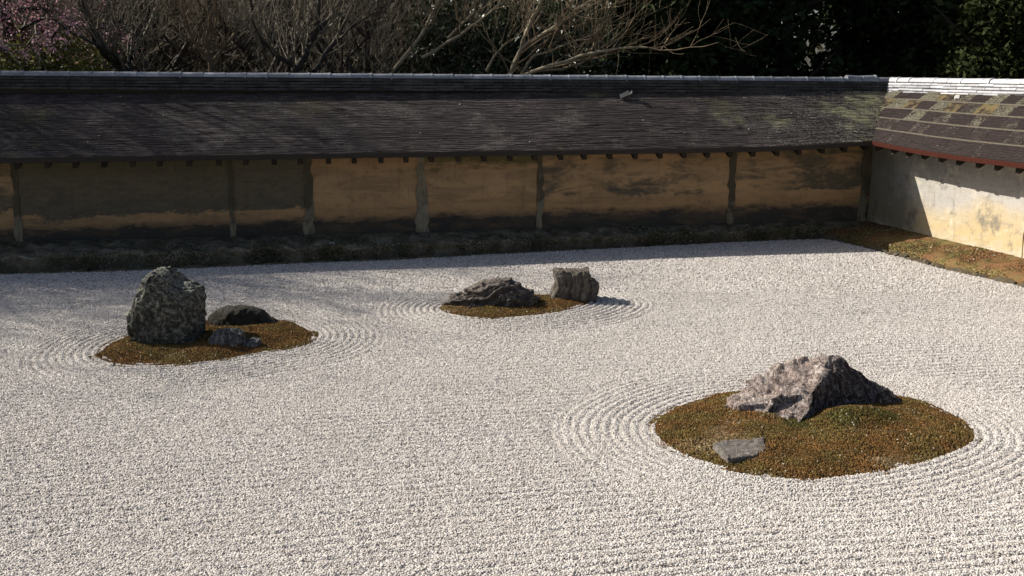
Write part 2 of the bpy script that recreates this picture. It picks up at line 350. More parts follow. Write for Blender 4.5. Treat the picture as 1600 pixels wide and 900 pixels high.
M_noshiW = m_tile('layer_tile_pale', (.34, .35, .38), (.50, .51, .54), .45, .4)
M_red = m_plain('red_eave', (.065, .016, .009), .85, .15, .8)
M_lath = m_plain('pale_lath', (.13, .112, .085), .8, .2, .7)
M_kerb = m_rock('kerb_stone', (.15, .125, .085), (.05, .042, .03), (.30, .27, .21), (.17, .12, .05), 6, lich_amt=.45)
M_frag = m_plain('broken_grey_tile', (.045, .048, .05), .7, .3, .4)
M_white = m_plain('white_flake', (.55, .53, .50), .6, .3, .1)

# ------------------------------------------------------------------ islands
class Island:
    def __init__(s, pts, seed, h, grow=1.03):
        P = np.array(pts, float); s.seed, s.h = seed, h
        s.c = (P.min(0) + P.max(0)) / 2; d = P - s.c; th = np.arctan2(d[:, 1], d[:, 0]); rr_ = np.hypot(d[:, 0], d[:, 1]); o = np.argsort(th); th, rr_ = th[o], rr_[o]
        s.T = np.linspace(-np.pi, np.pi, 361); t3 = np.concatenate([th - 2 * np.pi, th, th + 2 * np.pi]); r = np.interp(s.T, t3, np.tile(rr_, 3))
        def sm(x, k): w = np.hanning(2 * k + 1); w /= w.sum(); return np.convolve(np.concatenate([x[-k - 1:-1], x, x[1:k + 1]]), w, 'valid')
        r = r * grow; s.r = sm(r, 7); s.rs = sm(r, 26); s.a = rr_.max()
    def rad(s, th): return np.interp(np.mod(th + np.pi, 2 * np.pi) - np.pi, s.T, s.r)
    def dist(s, P):
        d = P - s.c; th = np.arctan2(d[:, 1], d[:, 0]); rho = np.hypot(d[:, 0], d[:, 1]); r = np.interp(th, s.T, s.rs)
        dr = np.interp(th, s.T, np.gradient(s.rs, s.T[1] - s.T[0])); return (rho - r) / np.sqrt(1 + (dr / r) ** 2)
ISL = [Island([(1.00, 7.18), (1.08, 6.75), (1.27, 6.50), (1.49, 6.33), (1.90, 6.23), (2.25, 6.32), (2.63, 6.47), (3.05, 6.75), (3.38, 7.05), (3.40, 7.42), (3.32, 7.76), (3.05, 8.05), (2.55, 8.13), (1.9, 8.06), (1.55, 7.97), (1.28, 7.68), (1.08, 7.45)], 3, .045, 1.06),
       Island([(-3.96, 9.37), (-3.82, 9.07), (-3.57, 8.90), (-3.24, 8.86), (-2.92, 8.95), (-2.66, 9.10), (-2.40, 9.34), (-2.18, 9.45), (-1.98, 9.68), (-1.96, 9.95), (-2.10, 10.22), (-2.35, 10.55), (-2.75, 10.72), (-3.2, 10.62), (-3.6, 10.35), (-3.88, 9.95), (-3.98, 9.65)], 5, .018),
       Island([(-.88, 11.08), (-.76, 10.90), (-.55, 10.72), (-.28, 10.61), (-.02, 10.66), (.33, 10.79), (.60, 10.95), (.80, 11.18), (.93, 11.42), (.95, 11.62), (.70, 11.78), (.40, 11.82), (0, 11.72), (-.45, 11.58), (-.75, 11.36)], 9, .04)]

# ------------------------------------------------------------------ ground and gravel
gm = NB('leaf_litter_soil'); gn = gm.noise(2, 6, .7); gf = gm.noise(25, 4, .7)
gc = gm.mix(gm.rng_(gn, .35, .65), (.05, .04, .025), (.10, .075, .045)); gc = gm.mix(gm.rng_(gf, .5, .7, 0, .6), gc, (.16, .12, .08))
M_ground = gm.done(gc, .95, gm.bump(gf, .8, .05), spec=.1)
g = np.linspace(-1, 1, 61); g = np.sign(g) * np.abs(g) ** 2.2 * 300
GX, GY = np.meshgrid(g, g); GZ = np.full_like(GX, -.14)
tag(link('ground', grid_mesh('ground', np.stack([GX, GY, GZ], -1)), M_ground), 'dark leaf-littered soil beyond and under the walled garden', kind='structure')

def inside(P):
    poly = np.vstack([E_SOUTH, E_WEST[1:], [(8.6, -3), (-12, -3)]]); x, y = P[:, 0], P[:, 1]; ins = np.zeros(len(P), bool); j = len(poly) - 1
    for i in range(len(poly)):
        xi, yi = poly[i]; xj, yj = poly[j]
        ins ^= ((yi > y) != (yj > y)) & (x < (xj - xi) * (y - yi) / (yj - yi + 1e-12) + xi); j = i
    return ins
LAM = .092; RING = .072
def gravel_h(P):
    wv = vnoise(P, .35, 2, 21) * .035
    ph = (P @ nS + wv) / LAM
    amp = .55 + .45 * np.clip(vnoise(P, .25, 3, 5) + .2, -.6, 1)
    near = np.full(len(P), 1e3)
    for I in ISL: near = np.minimum(near, I.dist(P) + 0 * P[:, 0])
    ring = near < .65
    ph = np.where(ring, (near + wv * .25) / RING, ph)
    amp = np.where(ring, (.50 + .22 * amp) * np.clip((P[:, 1] - 4) / 3.4, 1, 2.3) * np.clip(1.25 - near / .65 * .7, .3, 1), amp * .8)
    ed = np.clip(np.abs(near - .65) / .05, 0, 1)
    h = np.abs(np.sin(np.pi * ph)) ** .8 * .021 * amp * (.4 + .6 * ed)
    return h - .012 + vnoise(P, .12, 2, 8) * .012
Vs, Fs, Ds, Gs, off = [], [], [], [], 0
for (y0, y1, x0, x1, st, dens, gs) in ((2.2, 6.0, -5, 5, .016, 6200, 1.0), (6.0, 9., -5.8, 5.8, .013, 6200, .94), (9., 12., -7.4, 7.2, .017, 4000, 1.02), (12., 16.1, -10, 6.8, .032, 1300, 1.6)):
    xs = np.arange(x0, x1 + st, st); ys = np.arange(y0, y1 + st, st); X, Y = np.meshgrid(xs, ys)
    P = np.stack([X.ravel(), Y.ravel()], 1) + rng.uniform(-.3, .3, (X.size, 2)) * st
    Z = gravel_h(P) + rng.normal(0, .0022, len(P))
    I = np.arange(X.size).reshape(X.shape); F = np.stack([I[:-1, :-1], I[:-1, 1:], I[1:, 1:], I[1:, :-1]], -1).reshape(-1, 4)
    ok = inside(P)
    for il in ISL: ok &= il.dist(P) > -.12
    F = F[ok[F].all(1)]
    Vs.append(np.column_stack([P, Z])); Fs.append(F + off); off += len(P); Ds.append(np.full(len(P), dens)); Gs.append(np.full(len(P), gs))
gme = np_mesh('gravel', np.vstack(Vs), np.vstack(Fs), True)
set_attr(gme, 'dens', np.concatenate(Ds)); set_attr(gme, 'gsize', np.concatenate(Gs))
go = link('gravel', gme, M_bed); tag(go, 'white gravel raked in rows and rings around the moss islands', 'gravel', kind='stuff')
scatter_modifier(go, M_grav, (.0038, .0038, .0030), (.0102, .0088, .0074), seed=2)
# coarse base sheet under and beyond the raked part
bs = [(-12, -3), (8.6, -3)] + [tuple(p) for p in E_WEST[::-1]] + [tuple(p) for p in E_SOUTH[::-1][1:]]
bm = bmesh.new(); bm.faces.new([bm.verts.new((x, y, -.035)) for x, y in bs])
tag(link('gravel_ground', bm_mesh('gravel_ground', bm), M_bed), 'packed white gravel base of the walled garden', kind='structure')

# moss islands
for I, lab in zip(ISL, ('large oval rust brown moss bed under the pinkish mountain rock and flat slab', 'oval moss bed under the tall grey rock and two low dark rocks', 'narrow moss bed under the layered rock and upright block by the far wall')):
    nr, nt = 40, 150
    k = np.linspace(0, 1, nr)[:, None]; th = np.linspace(0, 2 * np.pi, nt)[None, :]
    w = I.rad(th) * (1 + .018 * np.sin(th * 23 + I.seed) * np.sin(th * 41) + .010 * np.sin(th * 67 + I.seed) + .012 * np.sin(th * 13 + 2 * I.seed))
    lx = k * w * np.cos(th); ly = k * w * np.sin(th)
    X = I.c[0] + lx; Y = I.c[1] + ly; P = np.stack([X.ravel(), Y.ravel()], 1)
    Z = (I.h * (1 - k ** 4) + .024 * (1 - k ** 7) - .018 + 0 * th).ravel() + vnoise(P, .9, 4, I.seed) * .022 * (1 - (k + 0 * th).ravel() ** 6)
    for bx, by, bh, br in ((2.5, 7.30, .065, .2), (2.75, 7.34, .05, .18), (1.48, 6.74, -.022, .2), (-2.8, 9.5, .015, .3)): Z += bh * np.exp(-((P[:, 0] - bx) ** 2 + (P[:, 1] - by) ** 2) / br ** 2)
    G = np.column_stack([P, Z]).reshape(nr, nt, 3)
    me = grid_mesh('moss', G); set_attr(me, 'dens', np.full(nr * nt, 13000. if I.a > 1.1 else 8500.))
    set_attr(me, 'gsize', np.clip(1.1 + .6 * vnoise(P, 1.3, 3, I.seed + 4), .6, 1.7))
    o = link('moss', me, M_moss); tag(o, lab, 'moss', kind='stuff')
    scatter_modifier(o, M_moss, (.004, .004, .005), (.0095, .0095, .015), seed=I.seed)

# ------------------------------------------------------------------ banks at the foot of the walls
def poly_at(E, t):
    seg = np.linalg.norm(np.diff(E, axis=0), axis=1); s = np.concatenate([[0], np.cumsum(seg)]); d = np.clip(t, 0, 1) * s[-1]
    return np.stack([np.interp(d, s, E[:, 0]), np.interp(d, s, E[:, 1])], -1)
def nearest_n(E, base, dirn, n):         # distance from base along dirn to polyline E
    best = None
    for a, b in zip(E[:-1], E[1:]):
        Mx = np.array([dirn, a - b]).T
        if abs(np.linalg.det(Mx)) < 1e-9: continue
        s, t = np.linalg.solve(Mx, a - base)
        if -1e-6 <= t <= 1 + 1e-6 and (best is None or s < best): best = s
    return best
nu, ns = 420, 26
us = np.linspace(U0, LS - .05, nu); G = np.zeros((nu, ns, 3)); cr = np.linspace(0, 1, ns)
ES2 = np.vstack([E_SOUTH, [(6.4, 16.345)]])
for i, u in enumerate(us):
    base = A + eS * u; d = nearest_n(ES2, base, nS, .9) or .6
    d = max(.28, d - .13 + .05 * math.sin(u * 3.1) + .03 * math.sin(u * 7.7 + 1))
    zb = .25 - .05 * u / LS
    for j, t in enumerate(cr):
        tk = .74; dn = -.02 + (d + .02) * t / tk if t < tk else d - .11 * ((t - tk) / (1 - tk)) ** .7; p = base + nS * dn; q = Vector((p[0] * 3, p[1] * 3, 0))
        lump = (mn.fractal(q * 1.3, 1., 2., 6) * .06 + mn.noise(q * 2.7) * .03) * min(1, t * 5)
        z = zb - .075 * t + lump if t < tk else (zb - .075 * tk + lump) * (1 - (t - tk) / (1 - tk)) ** .8 + -.13 * ((t - tk) / (1 - tk)) + lump * .5 * (1 - t)
        G[i, j] = (p[0], p[1], z)
me = grid_mesh('moss_bank', G); tt = np.tile(cr, nu); set_attr(me, 'dens', np.where(tt > .66, 1500., np.clip(vnoise(G.reshape(-1, 3)[:, :2], .8, 3, 6) * 900, 0, 900))); set_attr(me, 'gsize', np.clip(.6 + .5 * vnoise(G.reshape(-1, 3)[:, :2], 1., 3, 2), .2, 1.2))
bank = link('moss_bank', me, M_ledge); tag(bank, 'dark lumpy moss bank along the foot of the long shaded wall', 'moss bank', kind='stuff')
scatter_modifier(bank, M_moss_old, (.008, .008, .006), (.02, .02, .016), seed=31)
nv, ns = 260, 26
vs = np.linspace(-.05, V1, nv); G = np.zeros((nv, ns, 3)); cr = np.linspace(0, 1, ns)
EW2 = np.vstack([[(4.6, 16.85)], E_WEST])
for i, v in enumerate(vs):
    base = C + wW * v; d = nearest_n(EW2, base, mW, 1) or 1.0
    d = max(.3, d - .06)
    for j, t in enumerate(cr):
        p = base + mW * (-.02 + (d + .02) * t); q = Vector((p[0] * 2.2, p[1] * 2.2, 3))
        lump = mn.fractal(q, 1., 2., 5) * .03 * min(1, t * 6)
        z = .20 - .10 * t ** 1.3 + lump if t < .93 else (.11 + lump) * (1 - (t - .93) / .07) - .08 * (t - .93) / .07
        G[i, j] = (p[0], p[1], z - .012)
me = grid_mesh('moss_strip', G); set_attr(me, 'dens', np.full(nv * ns, 1800.)); set_attr(me, 'gsize', np.clip(1.1 + vnoise(G.reshape(-1, 3)[:, :2], 1., 3, 2), .25, 2.))
strip = link('moss_strip', me, M_moss_west); tag(strip, 'reddish brown moss strip between the gravel edge and the sunlit side wall', 'moss strip', kind='stuff')
scatter_modifier(strip, M_moss_west, (.006, .006, .004), (.014, .014, .01), seed=33)

# kerb stones along the gravel
kerb = empty('kerb', (0, 14, 0)); tag(kerb, 'edging of thin and rough stones round the gravel field', kind='structure')
kb = Matrix.Translation((0, -14, 0))
def stone(name, p, q, wdt, h, z0, m, parent, jag=.25, seed=0):
    r = random.Random(seed); p = Vector((*p, 0)); q = Vector((*q, 0)); d = (q - p); L = d.length; d.normalize(); n = Vector((-d.y, d.x, 0))
    bm = bmesh.new(); rings = []
    for k in range(5):
        t = k / 4; sc_ = (.72 if k in (0, 4) else 1); ring = []
        for a, hh in ((-1, 0), (-1, .7), (-.6, 1), (.5, 1.02), (1, .7), (1, 0)):
            ring.append(bm.verts.new(p + d * L * t + n * wdt * .5 * a * (1 + r.uniform(-jag, jag)) * sc_ + Vector((0, 0, z0 + h * hh * (1 + r.uniform(-jag, jag)) * sc_))))
        rings.append(ring)
    for a, b in zip(rings[:-1], rings[1:]):
        for i in range(5): bm.faces.new((a[i], a[i + 1], b[i + 1], b[i]))
    bm.faces.new(rings[0]); bm.faces.new(rings[-1][::-1])
    o = link(name, bm_mesh(name, bm, False), m, parent); o.matrix_parent_inverse = parent.matrix_world.inverted() if False else kb if parent is kerb else Matrix(); return o
t = 0; Ltot = np.linalg.norm(np.diff(E_SOUTH, axis=0), axis=1).sum(); k = 0
while t < Ltot - .2:
    l = rnd.uniform(.4, .62); a, b = poly_at(E_SOUTH, np.array([t / Ltot, min(1, (t + l - .012) / Ltot)])); t += l; k += 1
    stone('kerb_stone', a, b, .05, .062, -.05, M_kerb, kerb, .12, k)
t = 0; Ltot = np.linalg.norm(np.diff(E_WEST, axis=0), axis=1).sum()
while t < Ltot - .3:
    l = rnd.uniform(.16, .5); a, b = poly_at(E_WEST, np.array([t / Ltot, min(1, (t + l - .015) / Ltot)])); t += l; k += 1
    stone('kerb_stone', a + np.array([.04, 0]), b + np.array([.04, 0]), rnd.uniform(.10, .16), rnd.uniform(.06, .09), -.05, M_kerb, kerb, .45, k)

# ------------------------------------------------------------------ the two walls
def prof(n0, z0, n1, z1, t):              # roof line, slightly bellied towards the eave
    return n0 + (n1 - n0) * t, z0 + (z1 - z0) * t + .035 * math.sin(math.pi * t) 
def build_wall(kind):
    south = kind == 's'
    root = empty('garden_wall', S(6, 0, 0) if south else W(3, 0, 0)); inv = Matrix.Translation(-root.location)
    T = S if south else W
    a0, a1 = (U0, LS) if south else (0., V1)
    mp = M_plS if south else M_plW
    rr = random.Random(5 if south else 8)
    def part(name, me, m, par=root):
        o = link(name, me, m, par); o.matrix_parent_inverse = inv; return o
    def block(name, l0, l1, n0, n1, z0, z1, m, par=root):
        q = lambda z: [T(l0, n0, z), T(l1, n0, z), T(l1, n1, z), T(l0, n1, z)]
        return part(name, prism_mesh(name, q(z0), q(z1)), m, par)
    # core and plaster bays between posts
    zb = lambda l: (.25 - .05 * l / LS if south else .2) - .12
    core_end = a1 + (.25 if south else 0)
    block('wall_core', a0 if south else -.24, core_end if south else a1, -.5, -.03, -.2, 1.62, mp)
    if south:   # bays: from, to, grey staining, eave green
        bays = [(U0, -3.0, .7, .3), (-3.0, .27, .5, .2), (.27, 3.17, .92, .5), (3.17, 4.30, .9, .35), (4.30, 5.92, .16, .0), (5.92, 7.72, .22, 1.), (7.72, 10.81, .40, .15), (10.81, 13.10, .46, .3)]
    else:
        bays = [(.03, 3.35, .5, .4), (3.35, 6.5, .5, .2), (6.5, V1, .5, .2)]
    for i, (l0, l1, st, gr) in enumerate(bays):
        nseg, nz = max(6, int((l1 - l0) / .09)), 16
        G = np.zeros((nseg + 1, nz + 1, 3)); z0, z1 = .05, 1.68
        for a in range(nseg + 1):
            for c in range(nz + 1):
                l = l0 + (l1 - l0) * a / nseg; z = z0 + (z1 - z0) * c / nz
                bul = mn.fractal(Vector((l * .9 + i * 7, z * 1.4, 2 if south else 9)), 1, 2, 4) * .014
                G[a, c] = T(l, bul - .004, z)
        o = part('plaster_panel', grid_mesh('plaster_panel', G), mp); o.color = (st, gr, i / 8, 1)
    posts = [(-3.0, .08, .2), (.27, .062, .6), (3.17, .062, .75), (4.26, .085, .9), (5.92, .115, 0.), (7.72, .075, 0.), (10.81, .085, 0.), (13.08, .10, .0)] if south else [(.05, .11, 0), (3.35, .09, 0), (6.5, .09, 0)]
    for i, (l, wd, worn) in enumerate(posts):
        bm = bmesh.new(); L_, R_ = [], []
        for c in range(15):
            z = .08 + (1.6 - .08) * c / 14 + (rr.uniform(-.03, .03) if 0 < c < 14 else 0); f = c / 14
            wl = wd * (.35 + .6 * rr.random()) * (1.25 if f < .25 else 1 if f < .6 else .85); wr = wd * (.35 + .6 * rr.random())
            if worn and .15 < f < .3: wl *= 1 + worn * .5
            L_.append((T(l - wl, .012, z), T(l - wl, -.04, z))); R_.append((T(l + wr, .012, z), T(l + wr, -.04, z)))
        vv = [[bm.verts.new(p) for p in (L_[c][1], L_[c][0], R_[c][0], R_[c][1])] for c in range(15)]
        for a, b in zip(vv[:-1], vv[1:]):
            for q in range(3): bm.faces.new((a[q], a[q + 1], b[q + 1], b[q]))
        bm.faces.new(vv[0]); bm.faces.new(vv[-1][::-1])
        part('post', bm_mesh('post', bm), M_post if south else mp).color = ((.45, .6, .7, .62, .25, .55, .8, .7)[i] if south else .5, .3, .5, 1)
    # ---- roof
    n0, z0, n1, z1 = .70 if south else .50, 1.475, -.47, 2.275
    def lim(off):                          # valley mitre
        t = (off - n0) / (n1 - n0); q_ = np.linalg.solve(np.array([nS, mW]), np.array([.70 + (n1 - .70) * t, .50 + (n1 - .50) * t]))
        return float(q_ @ eS) + LS if south else float(q_ @ wW)
    def span(off): return (a0, lim(off)) if south else (lim(off), a1)
    lc = lim(n0)
    zlift = lambda l: .075 * max(0, min(1, 1 - abs(l - lc) / 2.4 if (l < lc) == south else 1)) ** 2
    zf = lambda l, t: zlift(l) * (1 - t)
    # deck below the covering, both slopes
    bm = bmesh.new(); e0, e1 = span(n0); r0, r1 = span(n1)
    K = 24; rows = []
    for t in np.linspace(0, 1, 9):
        n, z = prof(n0 - .02, z0, n1, z1, t); s0, s1 = span(n)
        rows.append([bm.verts.new(T(s0 + (s1 - s0) * k / K, n, z - .04 + zf(s0 + (s1 - s0) * k / K, t))) for k in range(K + 1)])
    back = [bm.verts.new(T(a0 + (a1 + 2 - a0) * k / K if south else -1.9 + (a1 + 1.9) * k / K, -1.75, 1.5)) for k in range(K + 1)]
    rows.append(back)
    for a, b in zip(rows[:-1], rows[1:]):
        for k in range(K): bm.faces.new((a[k], a[k + 1], b[k + 1], b[k]))
    und = [bm.verts.new(T(*(lambda l: (l, n0 - .06, z0 - .075 + zf(l, 0)))(e0 + (e1 - e0) * k / K))) for k in range(K + 1)]
    und2 = [bm.verts.new(T(*(lambda l: (l, -.02, 1.72 + zf(l, .5)))(span(-.02)[0] + (span(-.02)[1] - span(-.02)[0]) * k / K))) for k in range(K + 1)]
    for k in range(K): bm.faces.new((rows[0][k], rows[0][k + 1], und[k + 1], und[k])); bm.faces.new((und[k], und[k + 1], und2[k + 1], und2[k]))
    roof = part('roof', bm_mesh('roof', bm), M_under)
    roofinv = Matrix.Translation(-root.location)
    def sub(name, me, m):
        o = link(name, me, m, roof); return o       # roof's own matrix is identity inside root
    if south:
        # thin split shingles laid in many fine courses
        V, F = [], []; NR = 74
        for r_ in range(NR):
            t0 = r_ / NR; t1 = (r_ + 1.35) / NR
            s0, s1 = span(prof(n0, z0, n1, z1, t0)[0]); l = s0 - rr.random() * .1
            ph_ = rr.uniform(0, 6)
            while l < s1:
                w_ = rr.uniform(.06, .34); le = min(l + w_ - .002, s1); j = rr.uniform(-.5, .5) / NR; th = .0055 + rr.uniform(-.0025, .003)
                na, za = prof(n0, z0, n1, z1, max(-.01, t0 + j)); nb, zb_ = prof(n0, z0, n1, z1, min(1, t1))
                wv = lambda x: .008 * math.sin(x * 1.3 + r_ * .3) + .006 * math.sin(x * 3.7 + ph_) + .004 * math.sin(x * 11 + ph_ * 2)
                k0 = len(V)
                for (ll, nn, z_, tt) in ((l, na, za + th, t0), (le, na, za + th + rr.uniform(-.003, .003), t0), (le, nb, zb_ + .001, t1), (l, nb, zb_ + .001, t1), (l, na - .004, za - .012, t0), (le, na - .004, za - .012, t0)):
                    V.append(T(ll, nn, z_ + zf(ll, tt) + wv(ll) * .22))
                F += [(k0, k0 + 1, k0 + 2, k0 + 3), (k0 + 4, k0 + 5, k0 + 1, k0)]
                l += w_
        o = sub('shingle', np_mesh('shingle', V, F), M_sh); o['kind'] = 'stuff'
        # eave board
        bm = bmesh.new()
        sec = ((n0 - .005, -.075), (n0 + .012, -.07), (n0 + .012, -.004), (n0 - .005, 0))
        rows = [[bm.verts.new(T(l, n, z0 + dz + zf(l, 0))) for n, dz in sec] for l in np.linspace(a0, lim(n0), 40)]
        for a, b in zip(rows[:-1], rows[1:]):
            for q in range(4): bm.faces.new((a[q], a[(q + 1) % 4], b[(q + 1) % 4], b[q]))
        sub('eave_board', bm_mesh('eave_board', bm), M_under)
    else:
        NR = 5
        for r_ in range(NR):
            t0, t1 = r_ / NR, (r_ + 1) / NR
            n_a, z_a = prof(n0, z0, n1, z1, t0); n_b, z_b = prof(n0, z0, n1, z1, t1)
            sa, sb = span(n_a)[0], span(n_b)[0]; l = -1.6; first = True
            ph = rr.uniform(.0, .3)
            while l < a1:
                w_ = rr.uniform(.26, .42); le = l + w_
                V, F = [], []; nsub = 6; la0 = l + ph
                for q in range(nsub):        # fine overlapping lifts within a panel
                    ta = t0 + (t1 - t0) * q / nsub; tb = min(t0 + (t1 - t0) * (q + 1.2) / nsub, t1)
                    na, za = prof(n0, z0, n1, z1, ta); nb, zb_ = prof(n0, z0, n1, z1, tb)
                    ca, cb = span(na)[0], span(nb)[0]
                    x0, y0_ = max(l + ph, ca), max(l + ph, cb); x1, y1_ = max(le + ph - .004, ca), max(le + ph - .004, cb)
                    if x1 - x0 < .005 and y1_ - y0_ < .005: continue
                    jj = rr.uniform(-.003, .003); k0 = len(V)
                    for (ll, nn, z_, tt) in ((x0, na, za + .010 + jj, ta), (x1, na, za + .010 + jj, ta), (y1_, nb, zb_ + .002, tb), (y0_, nb, zb_ + .002, tb), (x0, na - .003, za - .02, ta), (x1, na - .003, za - .02, ta)):
                        V.append(T(ll, nn, z_ + zf(ll, tt)))
                    F += [(k0, k0 + 1, k0 + 2, k0 + 3), (k0 + 4, k0 + 5, k0 + 1, k0)]
                if V:
                    o = sub('bark_panel', np_mesh('bark_panel', V, F), M_panel)
                    dist_ = (la0 - sa)
                    alt = (int(l / .34) + r_) % 2
                    li = (rr.uniform(.36, .62) if alt else rr.uniform(-.1, .2)) * (.35, .60, .75, .95, 1.1)[r_] + (.2 if r_ >= 2 and dist_ < 1.1 and alt else 0)
                    o.color = (li, 1. if rr.random() < .05 and r_ > 2 else 0., 0, 1)
                l = le
            # pale lath under the upper lap
            if r_ < NR - 1:
                n, z = n_b, z_b; s0 = span(n)[0]; bm = bmesh.new()
                rows = [[bm.verts.new(T(l, n + dn, z + dz + zf(l, t1))) for dn, dz in ((.006, .012), (.009, .0), (-.012, .0), (-.012, .018))] for l in np.linspace(s0 + .02, a1, 14)]
                for a, b in zip(rows[:-1], rows[1:]):
                    for q in range(4): bm.faces.new((a[q], a[(q + 1) % 4], b[(q + 1) % 4], b[q]))
                sub('lath', bm_mesh('lath', bm), M_lath)
        bm = bmesh.new()
        rows = [[bm.verts.new(T(l, n, z0 + dz + zf(l, 0))) for n, dz in ((n0 - .02, -.066), (n0 + .004, -.066), (n0 + .012, -.008), (n0 - .01, 0))] for l in np.linspace(lim(n0) + .01, a1, 40)]
        for a, b in zip(rows[:-1], rows[1:]):
            for q in range(4): bm.faces.new((a[q], a[(q + 1) % 4], b[(q + 1) % 4], b[q]))
        tag(sub('eave_board', bm_mesh('eave_board', bm), M_red), 'red brown eave edge')
    # rafters
    l = a0 + .1 if south else lim(.35) + .2
    while l < (lim(.6) - .05 if south else a1):
        nn0, zz0 = n0 - .08, z0 - .155; nn1, zz1 = -.02, 1.60
        hw = .036
        ra = [T(l - hw, nn0, zz0 + zf(l, 0)), T(l + hw, nn0, zz0 + zf(l, 0)), T(l + hw, nn0, zz0 + .095 + zf(l, 0)), T(l - hw, nn0, zz0 + .095 + zf(l, 0))]
        rb = [T(l - hw, nn1, zz1), T(l + hw, nn1, zz1), T(l + hw, nn1, zz1 + .075), T(l - hw, nn1, zz1 + .075)]
        sub('rafter', prism_mesh('rafter', ra, rb), M_rafter); l += .372 + rr.uniform(-.02, .02)
    # ridge: layered flat tiles with a row of round cap tiles
    rc = -.60; tl = .305
    ends = span(rc); s0, s1 = ends
    ztop = (lambda l: 2.60 - .008 * l) if south else (lambda l: 2.49 + 0 * l)
    mt, mnk = (M_tile, M_noshi) if south else (M_tileW, M_noshiW)
    bm = bmesh.new()
    q = lambda l: [T(l, rc - .11, 2.2), T(l, rc + .11, 2.2), T(l, rc + .08, ztop(l) - .07), T(l, rc - .08, ztop(l) - .07)]
    me = prism_mesh('ridge_bed', q(s0), q(s1)); sub('ridge_bed', me, M_under)
    yaw = math.atan2(*(eS if south else wW)[::-1])
    # shared meshes, local x along the wall
    def flat_tile(wd, h, L):
        bm = bmesh.new(); bmesh.ops.create_cube(bm, size=1); bmesh.ops.scale(bm, vec=(L - .006, wd, h), verts=bm.verts)
        for v in bm.verts:
            if v.co.z > 0: v.co.y *= .96
        bmesh.ops.bevel(bm, geom=[e for e in bm.edges if abs(e.verts[0].co.x - e.verts[1].co.x) > .1], offset=.008, segments=2, affect='EDGES')
        return bm_mesh('layer_tile', bm)
    def cap_tile(rad, L):
        bm = bmesh.new(); prof_ = [(-L / 2, rad * .93), (L / 2 - .03, rad * .96), (L / 2 - .028, rad * 1.025), (L / 2 - .002, rad * 1.025)]; rings = []
        for x, r0 in prof_: rings.append([bm.verts.new((x, r0 * math.cos(a), max(-.03, r0 * math.sin(a)))) for a in np.linspace(-.35, math.pi + .35, 13)])
        for a, b in zip(rings[:-1], rings[1:]):
            for i in range(12): bm.faces.new((a[i], a[i + 1], b[i + 1], b[i]))
        bm.faces.new(rings[0]); bm.faces.new(rings[-1][::-1])
        me = bm_mesh('cap_tile', bm, True); me.set_sharp_from_angle(angle=R(40)); return me
    NL = 4; hL = .044
    lay = [flat_tile(.335 - .03 * i, .036, tl) for i in range(NL)]; cap = cap_tile(.078, tl)
    for i in range(NL): lay[i].materials.append(mnk)
    cap.materials.append(mt)
    def place(name, me, l, z, dy=0., dr=0.):
        o = bpy.data.objects.new(name, me); COL.objects.link(o); o.parent = roof
        p = T(l, rc + dy, z); o.location = (p[0] - 0, p[1] - 0, p[2]); o.rotation_euler = (rr.uniform(-.02, .02), dr, yaw + rr.uniform(-.006, .006))
        o.matrix_parent_inverse = roofinv; return o
    l = s0 + tl / 2; i = 0
    while l < s1 - .02:
        place('cap_tile', cap, l, ztop(l) - .078 + rr.uniform(-.003, .003), rr.uniform(-.004, .004), rr.uniform(-.008, .008))
        l += tl
    if south:
        for dl in (.62, .40): place('cap_tile', cap, s1 - dl, ztop(s1) - .045, 0, .06 if dl > .5 else -.02)
    for k in range(NL):
        l = s0 + tl / 2 + (tl / 2 if k % 2 else 0.)
        while l < s1 - .02:
            place('layer_tile', lay[k], l, ztop(l) - .085 - .018 - hL * (NL - 1 - k) + rr.uniform(-.003, .003), rr.uniform(-.006, .006), rr.uniform(-.006, .006)); l += tl
    # parts under root are in world coordinates: fix sub-part inverse
    for ch in roof.children:
        ch.matrix_parent_inverse = Matrix.Identity(4)
    return root, zf, prof
wall_s, _, _ = build_wall('s')
tag(wall_s, 'long shaded earthen garden wall with dark shingle roof and grey tiled ridge', 'wall', 'roofed walls enclosing the garden', 'thing')
wall_w, _, _ = build_wall('w')
tag(wall_w, 'short side wall at right with sunlit plaster, panelled bark roof and pale ridge tiles', 'wall', 'roofed walls enclosing the garden', 'thing')

